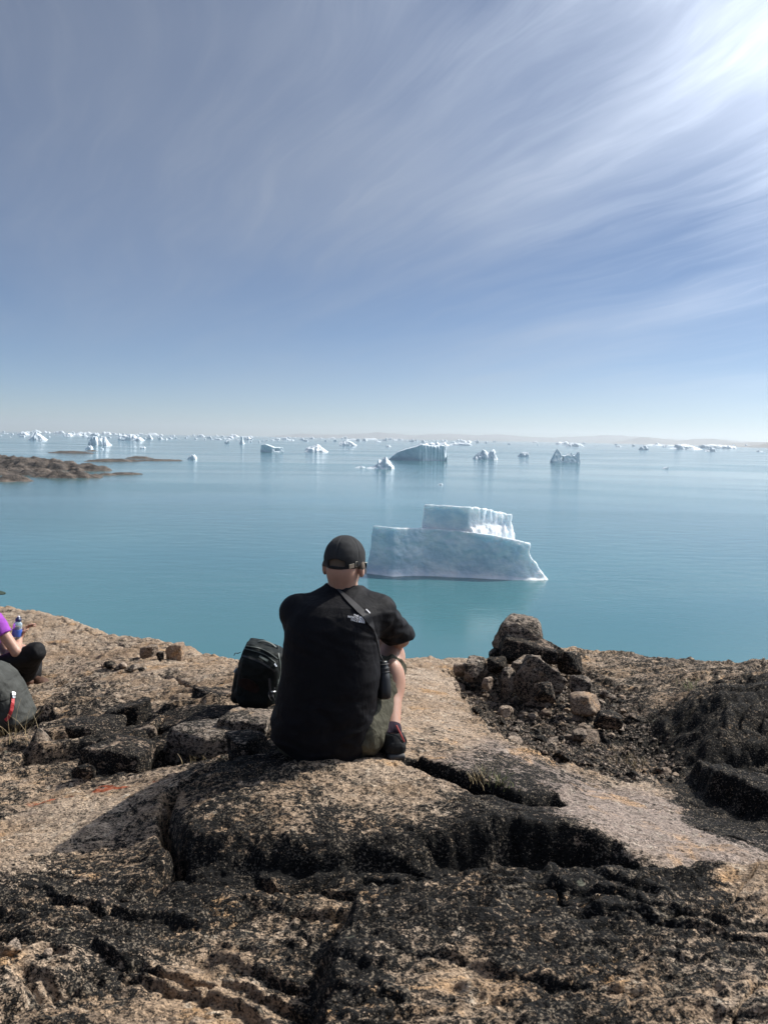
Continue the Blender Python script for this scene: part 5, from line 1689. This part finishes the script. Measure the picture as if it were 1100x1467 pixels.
    put('hair', surface(gh, np.maximum(np.maximum(hd2 - 0.0016, (-0.030 - hl_)), (hff - 0.05)).astype(np.float32)), M_HAIR)
    fw = HM[:, 1]; rt = HM[:, 0]; up = HM[:, 2]
    gc = Grid(HC - 0.16, HC + 0.17, 0.0034)
    px, py, pz = gc.X - HC[0], gc.Y - HC[1], gc.Z - HC[2]
    lx = px * rt[0] + py * rt[1] + pz * rt[2]; ly = px * fw[0] + py * fw[1] + pz * fw[2]; lz = px * up[0] + py * up[1] + pz * up[2]
    c0 = HW(0, -0.006, 0.012)
    outer = ellipsoid(gc, c0, (0.0815, 0.102, 0.092), HM)
    outer = outer - 0.0016 * np.abs(perlin3(lx * 24, ly * 24, lz * 30, 4)) - 0.003 * (1 - np.abs(perlin3(lx * 11, ly * 11, lz * 13, 6)))
    seam = np.abs(((np.arctan2(lx, ly + 0.006) / (math.pi / 3)) + 0.5) % 1.0 - 0.5) * (math.pi / 3) * np.hypot(lx, ly + 0.006)
    outer = outer + 0.0028 * sstep(0.005, 0.0, seam) * sstep(0.0, 0.03, lz)
    inner = ellipsoid(gc, c0, (0.0768, 0.097, 0.087), HM)
    low = (-0.004 - 0.16 * (ly * -1.0 + 0.0)) - 0.004
    low = np.where(ly < 0, -0.010 + 0.24 * ly, -0.010 + 0.10 * ly)
    d = np.maximum(np.maximum(outer, -inner), (low - lz))
    op = np.maximum(np.abs(lx + 0.002) - 0.035, np.abs(lz + 0.012) - 0.013)
    op = smin(op, np.sqrt((lx + 0.002) ** 2 * 0.25 + (lz + 0.004) ** 2) - 0.0145, 0.006)
    op = np.maximum(op, (-0.0185 - lz))
    op = np.maximum(op, ly + 0.03)
    d = smax(d.astype(np.float32), -op.astype(np.float32), 0.003)
    cap = put('cap', surface(gc, d, 'cap'), M_CAP)
    V, Fc = [], []
    n, m = 24, 8
    for sgn in (0, 1):
        for i in range(m):
            t = i / (m - 1)
            for k in range(n):
                a = math.pi * (0.08 + 0.84 * k / (n - 1))
                rx, ry = 0.078 + 0.004 * t, 0.098 + 0.075 * t
                x = math.cos(a) * rx; y = math.sin(a) * ry - 0.006
                z = -0.002 + 0.10 * 0.06 - 0.030 * t * 0.8 - 6.0 * x * x * t * 0.9 - 0.0035 * sgn
                V.append(tuple(HW(x, y, z)))
    for i in range(m - 1):
        for k in range(n - 1):
            a = i * n + k
            Fc.append((a, a + 1, a + n + 1, a + n)); b = a + m * n
            Fc.append((b, b + n, b + n + 1, b + 1))
    for k in range(n - 1):
        Fc.append((k, k + m * n, k + 1 + m * n, k + 1)); a = (m - 1) * n + k
        Fc.append((a, a + 1, a + 1 + m * n, a + m * n))
    put('brim', fast_mesh('brim', V, Fc), M_CAP, cap)
    gb = Grid(np.array(HW(0, -0.006, 0.110)) - 0.02, np.array(HW(0, -0.006, 0.110)) + 0.02, 0.002)
    put('top_button', surface(gb, ellipsoid(gb, HW(0, -0.006, 0.1045), (0.008, 0.008, 0.004), HM)), M_CAP, cap)
    bv = bvh_of(cap)
    P, N = drape(bv, [(500.2, 811.4), (503.5, 810.6), (506.8, 809.8)], 0.001)
    if len(P) == 3: put('buckle', strap_mesh('buckle', P, N, 0.017, 0.0035), M_METAL, cap)
    P, N = drape(bv, [(509.4, 804.6), (511.6, 804.4), (512.0, 811.4), (509.6, 811.8), (509.4, 804.6)], 0.001)
    if len(P) >= 4: put('slide_loop', tube_mesh('slide_loop', P, 0.0009, 6), M_METAL, cap)
    # sunglasses
    gl = empty('sunglasses', (0, 0, 0)); gl.parent = e
    for sx in (-1, 1):
        V, Fc = [], []
        for i in range(7):
            for k in range(9):
                x = sx * (0.006 + 0.062 * i / 6); z = -0.006 - 0.034 * k / 8 * (1 - 0.25 * (i / 6) ** 2)
                V.append(tuple(HW(x, 0.112 - 5.2 * x * x, z)))
        Fc = [(i * 9 + k, i * 9 + k + 1, (i + 1) * 9 + k + 1, (i + 1) * 9 + k) for i in range(6) for k in range(8)]
        me = fast_mesh('lens', V, Fc); put('lens', me, M_LENS, gl)
        arm = [HW(sx * 0.068, 0.089, -0.010), HW(sx * 0.0775, 0.05, -0.006), HW(sx * 0.079, 0.0, -0.004), HW(sx * 0.078, -0.018, -0.016)]
        put('temple_arm', tube_mesh('temple_arm', spline(arm, 12), 0.0022, 6), M_METAL, gl)

    # chest logo on the back of the shoulder: three lines of lettering and a quarter dome
    bv = bvh_of(shirt)
    lv, lf = [], []
    def add_flat(pts2, faces, lift=0.0016):
        k = len(lv)
        ok = True; tmp = []
        for u, v in pts2:
            # logo coordinates in photograph pixels, turned a little clockwise
            ang = R(12)
            px = 512.8 + u * math.cos(ang) - v * math.sin(ang); py = 886.6 + u * math.sin(ang) + v * math.cos(ang)
            h = bv.ray_cast(Vector((0, 0, 0)), Vector(ray(px, py)).normalized())
            if h[0] is None: ok = False; break
            n = h[1] if h[1].dot(Vector(ray(px, py))) < 0 else -h[1]
            tmp.append(tuple(h[0] + n * lift))
        if ok:
            lv.extend(tmp); lf.extend([tuple(i + k for i in f) for f in faces])
    for line, v0 in (('THE', -2.2), ('NORTH', 1.2), ('FACE', 4.6)):
        cu = bpy.data.curves.new('lettering', 'FONT'); cu.body = line; cu.size = 4.4; cu.align_x = 'RIGHT'; cu.space_character = 1.0
        cu.offset = 0.05
        ob = bpy.data.objects.new('lettering', cu); COL.objects.link(ob)
        bpy.context.view_layer.update()
        dg = bpy.context.evaluated_depsgraph_get()
        tm = bpy.data.meshes.new_from_object(ob.evaluated_get(dg))
        add_flat([(v.co.x + 0.6, v0 - v.co.y) for v in tm.vertices], [tuple(p.vertices) for p in tm.polygons])
        bpy.data.objects.remove(ob); bpy.data.curves.remove(cu); bpy.data.meshes.remove(tm)
    for r0, r1 in ((0.0, 3.2), (3.9, 6.0), (6.7, 8.8)):
        n = 14; pts2 = []
        for k in range(n + 1):
            a = math.pi / 2 * k / n
            pts2 += [(1.5 + r0 * math.sin(a), 4.6 - r0 * math.cos(a)), (1.5 + r1 * math.sin(a), 4.6 - r1 * math.cos(a))]
        add_flat(pts2, [(2 * k, 2 * k + 1, 2 * k + 3, 2 * k + 2) for k in range(n)])
    if lv: put('logo', fast_mesh('logo', lv, lf, False), M_WHITE, shirt)

    # shoulder strap with a hanging pouch: held by him, a thing of its own
    t = empty('pouch_on_strap', tuple(base), 'black cylindrical pouch hanging at the seated man\'s side from a strap over his shoulder', 'pouch')
    allb = bvh_of(shirt)
    path = [(484, 844.5), (487.5, 848), (495, 855), (504, 864), (513, 872.5), (520.5, 879.5), (526, 886), (531, 893), (535.5, 903), (539, 915), (542, 929), (544, 941)]
    dense = spline([(a, b, 0) for a, b in path], 50)
    P, N = drape(allb, [(q[0], q[1]) for q in dense], 0.002)
    n = len(P)
    wid = [0.006 + 0.020 * (sstep(0.02, 0.30, i / n) * sstep(0.74, 0.60, i / n)) for i in range(n)]
    bvs = Vector(base)
    def putt(name, me, mat, parent=None):
        me.transform(Matrix.Translation(-bvs)); return mk(name, me, mat, parent or t)
    putt('strap', strap_mesh('strap', P, N, wid, 0.0025), M_WEB)
    k0 = [i for i in range(n) if 0.47 < i / n < 0.62]
    putt('adjuster', strap_mesh('adjuster', [P[i] + N[i] * 0.003 for i in k0], [N[i] for i in k0], 0.026, 0.004), M_PLASTIC)
    P2, N2 = drape(allb, [(523.5, 874), (526.5, 877), (529, 880)], 0.008)
    if len(P2) == 3: putt('strap_tip', strap_mesh('strap_tip', P2, N2, 0.005, 0.001), M_WHITE)
    topp, botp = A(548, 946, 2.95), A(551, 1001, 2.92)
    putt('cord', tube_mesh('cord', spline([tuple(P[-1]), tuple((np.array(P[-1]) + topp) / 2 + np.array([0.002, -0.01, 0])), tuple(topp)], 10), 0.003, 8), M_WEB)
    axp = botp - topp
    prof = [(0.0, 0.010), (0.02, 0.018), (0.06, 0.020), (0.12, 0.018), (0.16, 0.022), (0.25, 0.025), (0.32, 0.021), (0.36, 0.025), (0.5, 0.0275), (0.8, 0.0285), (0.95, 0.0275), (1.0, 0.022)]
    putt('pouch', tube_mesh('pouch', [tuple(topp + axp * a) for a, r in prof], [r for a, r in prof], 24), M_PLASTIC)
    for q in (0.10, 0.20, 0.30):
        putt('ring', tube_mesh('ring', [tuple(topp + axp * (q - 0.018)), tuple(topp + axp * q), tuple(topp + axp * (q + 0.018))], [0.021, 0.0275, 0.021], 20), M_WEB)
    return e


man()


def companion():
    """the person at the edge of the picture"""
    A = at
    Y0 = 5.75
    base = A(-32, 985, Y0)
    base[2] = ground(base[0], base[1])
    e = empty('person', tuple(base), 'person in a purple shirt and black trousers sitting cross-legged with a water bottle', 'person')
    lo = np.array([A(-110, 985, Y0)[0], Y0 - 0.45, base[2] - 0.04]); hi = np.array([A(80, 985, Y0)[0], Y0 + 0.6, base[2] + 1.0])
    rows = [(874, -40, -18, Y0 + 0.02, 0.09), (884, -50, -6, Y0 + 0.02, 0.15), (896, -54, -3, Y0 + 0.02, 0.17), (920, -53, -5, Y0, 0.15), (945, -52, -4, Y0, 0.15), (965, -56, -3, Y0, 0.17), (985, -52, -6, Y0, 0.17)]
    T = Body(rows)
    S_, E_, W_ = A(-8, 888, Y0 - 0.14), A(24, 934, Y0 - 0.16), A(28, 914, Y0 - 0.02)
    S2, E2, W2 = A(-12, 888, Y0 + 0.18), A(10, 938, Y0 + 0.30), A(28, 925, Y0 + 0.16)
    H1, K1, F1 = A(-22, 968, Y0 - 0.10), A(51, 934, Y0 - 0.12), A(36, 974, Y0 + 0.02)
    H2, K2, F2 = A(-22, 968, Y0 + 0.12), A(48, 940, Y0 + 0.36), A(48, 968, Y0 + 0.05)
    HC = A(-27, 846, Y0 + 0.03)
    g = Grid(lo, hi, 0.0085)
    d = T.sdf(g, -0.012)
    hd, HW, HM = head_sdf(g, HC, R(62), R(10), 0.96)
    d = smin(d, capsule(g, A(-28, 884, Y0 + 0.02), HW(0, -0.03, -0.05), 0.055, 0.052), 0.03)
    d = smin(d, hd, 0.02)
    for a, b, c in ((S_, E_, W_), (S2, E2, W2)):
        d = smin(d, capsule(g, a, b, 0.048, 0.038), 0.03); d = smin(d, capsule(g, b, c, 0.037, 0.025), 0.015)
    hands = hand_sdf(g, W_, (0.35, 0.5, 0.8), (0.2, -0.8, 0.3), (0.9, 0.1, -0.3), 0.95)
    d = smin(d, hands, 0.012)
    d = smin(d, hand_sdf(g, W2, (0.8, -0.3, -0.3), (0.3, 0.9, 0), (0, 0, -1), 0.95), 0.012)
    for H_, K_, F_ in ((H1, K1, F1), (H2, K2, F2)):
        d = smin(d, capsule(g, H_, K_, 0.075, 0.055), 0.03); d = smin(d, capsule(g, K_, F_, 0.052, 0.034), 0.02)
    def put(name, me, mat, parent=None):
        me.transform(Matrix.Translation(-Vector(base)))
        return mk(name, me, mat, parent or e)
    put('body', surface(g, d), M_SKIN)
    X, Y, Z = g.X, g.Y, g.Z
    sh = T.sdf(g, 0.004)
    for a, b in ((S_, E_), (S2, E2)):
        L = a + (b - a) * 0.42
        c = capsule(g, a, L, 0.068, 0.062)
        ax = (b - a) / np.linalg.norm(b - a)
        c = smax(c, ((X - L[0]) * ax[0] + (Y - L[1]) * ax[1] + (Z - L[2]) * ax[2] - 0.01).astype(np.float32), 0.006)
        sh = smin(sh, c, 0.03)
    sh = sh - 0.006 * fbm3(X * 9, Y * 9, Z * 8, 3, 3)
    zc_ = A(-20, 926, Y0)[2]
    put('shirt', surface(g, smax(sh, (zc_ - Z).astype(np.float32), 0.006)), M_PURPLE)
    put('undershirt', surface(g, smax(smax(sh + 0.006, (Z - zc_ - 0.02).astype(np.float32), 0.006), (A(-20, 960, Y0)[2] - Z).astype(np.float32), 0.006)), M_BLUE)
    tr = smax(T.sdf(g, 0.008), (Z - A(-20, 955, Y0)[2]).astype(np.float32), 0.01)
    for H_, K_, F_ in ((H1, K1, F1), (H2, K2, F2)):
        tr = smin(tr, capsule(g, H_, K_, 0.098, 0.068), 0.03); tr = smin(tr, capsule(g, K_, F_ + (K_ - F_) * 0.08, 0.068, 0.058), 0.03)
    tr = tr - 0.012 * (1 - np.abs(fbm3(X * 8, Y * 8, Z * 8, 3, 13)) - 0.5)
    put('trousers', surface(g, tr), M_TROUSER)
    for F_, q in ((F1, (-0.5, 0.3, -0.1)), (F2, (0.9, -0.25, -0.1))):
        q = np.array(q) / np.linalg.norm(q)
        s = smin(capsule(g, F_ + np.array([0, 0, -0.02]) - q * 0.06, F_ + q * 0.07 + np.array([0, 0, -0.035]), 0.036, 0.036), ellipsoid(g, F_ + q * 0.09 + np.array([0, 0, -0.035]), (0.05, 0.05, 0.032)), 0.03)
        put('shoe', surface(g, s), M_BROWN)
    gc = Grid(HC - 0.16, HC + 0.16, 0.006)
    c0 = HW(0, -0.006, 0.012)
    pz = (gc.X - HC[0]) * HM[0, 2] + (gc.Y - HC[1]) * HM[1, 2] + (gc.Z - HC[2]) * HM[2, 2]
    py = (gc.X - HC[0]) * HM[0, 1] + (gc.Y - HC[1]) * HM[1, 1] + (gc.Z - HC[2]) * HM[2, 1]
    c = np.maximum(ellipsoid(gc, c0, (0.080, 0.101, 0.097), HM), (-0.01 + 0.1 * py - pz).astype(np.float32))
    c = np.minimum(c, np.maximum(ellipsoid(gc, HW(0, 0.10, -0.004), (0.072, 0.085, 0.05), HM), np.abs(pz + 0.006) - 0.006))
    put('cap', surface(gc, c), M_GREENCAP)
    # bottle in the hand
    M_CLEAR, nt, b = principled('clear_bottle_plastic', (0.72, 0.80, 0.84), 0.12)
    b.inputs['Transmission Weight'].default_value = 0.75; b.inputs['IOR'].default_value = 1.2
    M_CAPB, _, _ = principled('navy_bottle_cap', (0.02, 0.03, 0.09), 0.4)
    M_LAB, _, _ = principled('blue_bottle_label', (0.06, 0.13, 0.50), 0.5)
    b0, b1 = A(23.5, 918, Y0 - 0.05), A(27.5, 882.5, Y0 - 0.05)
    t = empty('water_bottle', tuple(b0), 'clear water bottle with a navy cap and blue label held in a hand', 'bottle')
    ax = b1 - b0
    def lathe(name, prof, mat):
        me = tube_mesh(name, [tuple(ax * a) for a, r in prof], [r for a, r in prof], 22)
        return mk(name, me, mat, t)
    lathe('bottle_body', [(0, 0.030), (0.03, 0.033), (0.3, 0.034), (0.6, 0.034), (0.70, 0.031), (0.76, 0.021), (0.80, 0.015)], M_CLEAR)
    lathe('label', [(0.20, 0.0348), (0.21, 0.0352), (0.48, 0.0352), (0.49, 0.0348)], M_LAB)
    lathe('bottle_cap', [(0.79, 0.019), (0.80, 0.022), (0.90, 0.021), (0.91, 0.013), (0.96, 0.012)], M_CAPB)
    lathe('spout', [(0.955, 0.009), (1.0, 0.008)], M_WHITE)


companion()

# ------------------------------------------------------------------ backpacks
M_PACK = cloth_mat('black_green_pack_fabric', (0.006, 0.0085, 0.008), 0.65, wr=22, wrs=0.2)
M_PACKTRIM, _, _ = principled('grey_green_pack_trim', (0.07, 0.085, 0.078), 0.6)
M_RUST = cloth_mat('rust_brown_fabric', (0.016, 0.008, 0.006), 0.8)
M_GREYPACK = cloth_mat('grey_pack_fabric', (0.052, 0.054, 0.050), 0.7, wr=16, wrs=0.2)
M_MESHP = cloth_mat('dark_mesh_pocket_fabric', (0.035, 0.037, 0.036), 0.8, wr=40)
M_REDWEB, _, _ = principled('red_webbing', (0.42, 0.03, 0.035), 0.6)
M_SILVER, _, _ = principled('silver_buckle', (0.7, 0.7, 0.7), 0.35, Metallic=0.8)
M_TEAL, _, _ = principled('grey_blue_plastic', (0.12, 0.17, 0.19), 0.5)


def black_pack():
    A = at
    Yc = 3.92
    base = A(372, 1016, Yc); base[2] = ground(base[0], base[1])
    e = empty('backpack', tuple(base), 'black and dark green backpack standing on the rock beside the seated man', 'backpack')
    def put(name, me, mat, parent=None):
        me.transform(Matrix.Translation(-Vector(base))); return mk(name, me, mat, parent or e)
    c = A(374, 968, Yc)
    h2 = (A(374, 922, Yc)[2] - base[2]) / 2 + 0.02
    c[2] = base[2] + h2 - 0.01
    w2 = 33 * Yc / F
    g = Grid(c - np.array([0.24, 0.24, 0.28]), c + np.array([0.24, 0.24, 0.28]), 0.005)
    X, Y, Z = g.X - c[0], g.Y - c[1], g.Z - c[2]
    tp = Matrix.Rotation(R(7), 3, 'Y')
    d = rbox(g, c, (w2, 0.10, h2), 0.075, tp)
    d = smin(d, rbox(g, c + np.array([0.0, -0.075, -0.03]), (w2 * 0.86, 0.06, h2 * 0.78), 0.05, tp), 0.02)
    d = smin(d, rbox(g, c + np.array([-w2 * 0.95, -0.0, -0.07]), (0.03, 0.06, 0.09), 0.025, tp), 0.02)
    d = smax(d, (Z - (h2 - 0.015 - 0.34 * (X + w2 * 0.35) * (X > -w2 * 0.35) - 2.2 * np.maximum(-w2 * 0.55 - X, 0))).astype(np.float32), 0.02)
    d = d - 0.007 * fbm3(X * 14, Y * 14, Z * 12, 3, 3) - 0.004 * (1 - np.abs(perlin3(X * 16, Y * 16, Z * 30, 9)))
    body = put('pack_body', surface(g, d), M_PACK)
    bv = bvh_of(body)
    def strip(name, px, mat, wd=0.006, th=0.003, n=24, parent=None, off=0.0005):
        P, N = drape(bv, [(q[0], q[1]) for q in spline([(a, b, 0) for a, b in px], n)], off)
        if len(P) > 3: return put(name, strap_mesh(name, P, N, wd, th), mat, parent)
    strip('zipper', [(351, 925), (368, 928), (384, 934), (398, 944)], M_PACKTRIM, 0.005)
    strip('zipper', [(350, 929), (366, 933), (382, 939), (395, 950)], M_PACKTRIM, 0.004)
    strip('zipper', [(344, 938), (358, 943), (376, 950), (394, 962)], M_PLASTIC, 0.008)
    strip('side_strap', [(399, 936), (401, 950), (401, 966), (397, 982)], M_PACKTRIM, 0.008)
    strip('side_strap', [(386, 972), (387, 985), (389, 998)], M_WEB, 0.012)
    strip('zip_pull', [(372, 940), (378, 944), (384, 947)], M_PACKTRIM, 0.012)
    strip('zip_pull', [(393, 951), (396, 955)], M_SILVER, 0.008, 0.004, 8)
    P, N = drape(bv, [(q[0], q[1]) for q in spline([(343, 978, 0), (352, 979, 0), (362, 984, 0), (370, 990, 0)], 14)], 0.001)
    if len(P) > 3: put('rust_pocket', strap_mesh('rust_pocket', P, N, [0.03 + 0.028 * math.sin(math.pi * i / (len(P) - 1)) for i in range(len(P))], 0.006), M_RUST)
    top = lambda px, py, dy=0.0: A(px, py, Yc + dy)
    put('haul_handle', tube_mesh('haul_handle', spline([top(368, 924), top(371, 919.5), top(380, 919), top(390, 923), top(397, 929.5), top(398, 934)], 26), 0.0105, 10, 0.45), M_PACKTRIM)
    put('strap_tab', tube_mesh('strap_tab', spline([top(398, 936), top(398.3, 930), top(399, 924.5)], 8), 0.011, 8, 0.3), M_PACKTRIM)
    put('compression_strap', tube_mesh('compression_strap', spline([top(345, 934), top(341, 936), top(337.5, 935.5), top(335.5, 939)], 12), 0.004, 8, 0.5), M_WEB)
    put('buckle', tube_mesh('buckle', [tuple(top(388.5, 991, -0.15)), tuple(top(395, 990.5, -0.14))], [0.007, 0.007], 8, 0.5), M_SILVER)
    for a in (385, 391):
        put('loose_strap', tube_mesh('loose_strap', spline([top(a + 3, 985, -0.13), top(a, 993, -0.14), top(a + 1, 999, -0.145), top(a + 4, 1004, -0.14)], 12), 0.004, 6, 0.4), M_WEB)
    put('side_pocket_bottle', tube_mesh('side_pocket_bottle', [tuple(top(339.5, 980)), tuple(top(339, 962)), tuple(top(340, 958))], [0.016, 0.016, 0.010], 12), M_TEAL)


def grey_pack():
    A = at
    Yc = 4.62
    base = A(-8, 1046, Yc); base[2] = ground(base[0], base[1])
    e = empty('backpack', tuple(base), 'grey backpack with a red strap leaning at the picture edge before the purple-shirted person', 'backpack')
    def put(name, me, mat, parent=None):
        me.transform(Matrix.Translation(-Vector(base))); return mk(name, me, mat, parent or e)
    k = Yc / F
    c = A(-14, 998, Yc + 0.05)
    g = Grid(c - np.array([0.36, 0.26, 0.30]), c + np.array([0.36, 0.26, 0.30]), 0.006)
    X, Y, Z = g.X - c[0], g.Y - c[1], g.Z - c[2]
    # outline in the picture plane: sloping back from the crown of the lid to the lower corner
    prof = [(-75, 1030), (-78, 985), (-60, 958), (-30, 947), (-8, 948), (6, 953), (18, 964), (28, 980), (37, 1000), (44, 1018), (46, 1028), (42, 1036), (30, 1043), (10, 1048), (-30, 1050), (-60, 1046)]
    P2 = [((a + 14) * k, (998 - b) * k) for a, b in prof]
    Xs, Zs = np.meshgrid(g.lo[0] - c[0] + g.h * np.arange(g.n[0]), g.lo[2] - c[2] + g.h * np.arange(g.n[2]), indexing='ij')
    p2 = polysd2(Xs, Zs, P2)[:, None, :]
    d = smax(p2, (np.abs(Y) - 0.15).astype(np.float32), 0.11)
    fold = 1 - np.abs(fbm3(X * 7, Y * 7, Z * 9, 3, 3))
    d = d - 0.012 * (fold - 0.5)
    seam = np.abs(Z + 0.02 - 0.25 * X)
    d = d + 0.004 * sstep(0.006, 0.0, seam)
    seam2 = np.abs(X - 0.11 - 0.05 * np.sin(Z * 9))
    d = d + 0.004 * sstep(0.006, 0.0, seam2)
    body = put('pack_body', surface(g, d), M_GREYPACK)
    pk = rbox(g, c + np.array([0.02, -0.145, -0.04]), (0.10, 0.06, 0.155), 0.05)
    pk = pk - 0.012 * fbm3(X * 12, Y * 12, Z * 12, 3, 7)
    pocket = put('stretch_pocket', surface(g, pk), M_MESHP)
    bv = bvh_of(body, pocket)
    P, N = drape(bv, [(q[0], q[1]) for q in spline([(18.5, 997, 0), (18, 1008, 0), (16.5, 1018, 0), (13, 1027, 0), (8.5, 1032, 0)], 24)], 0.004)
    if len(P) > 3: put('red_strap', strap_mesh('red_strap', P, N, 0.021, 0.004), M_REDWEB)
    P, N = drape(bv, [(18.5, 992.5), (18.6, 996), (18.5, 1000)], 0.006)
    if len(P) == 3: put('buckle', strap_mesh('buckle', P, N, 0.024, 0.007), M_SILVER)


black_pack()
grey_pack()
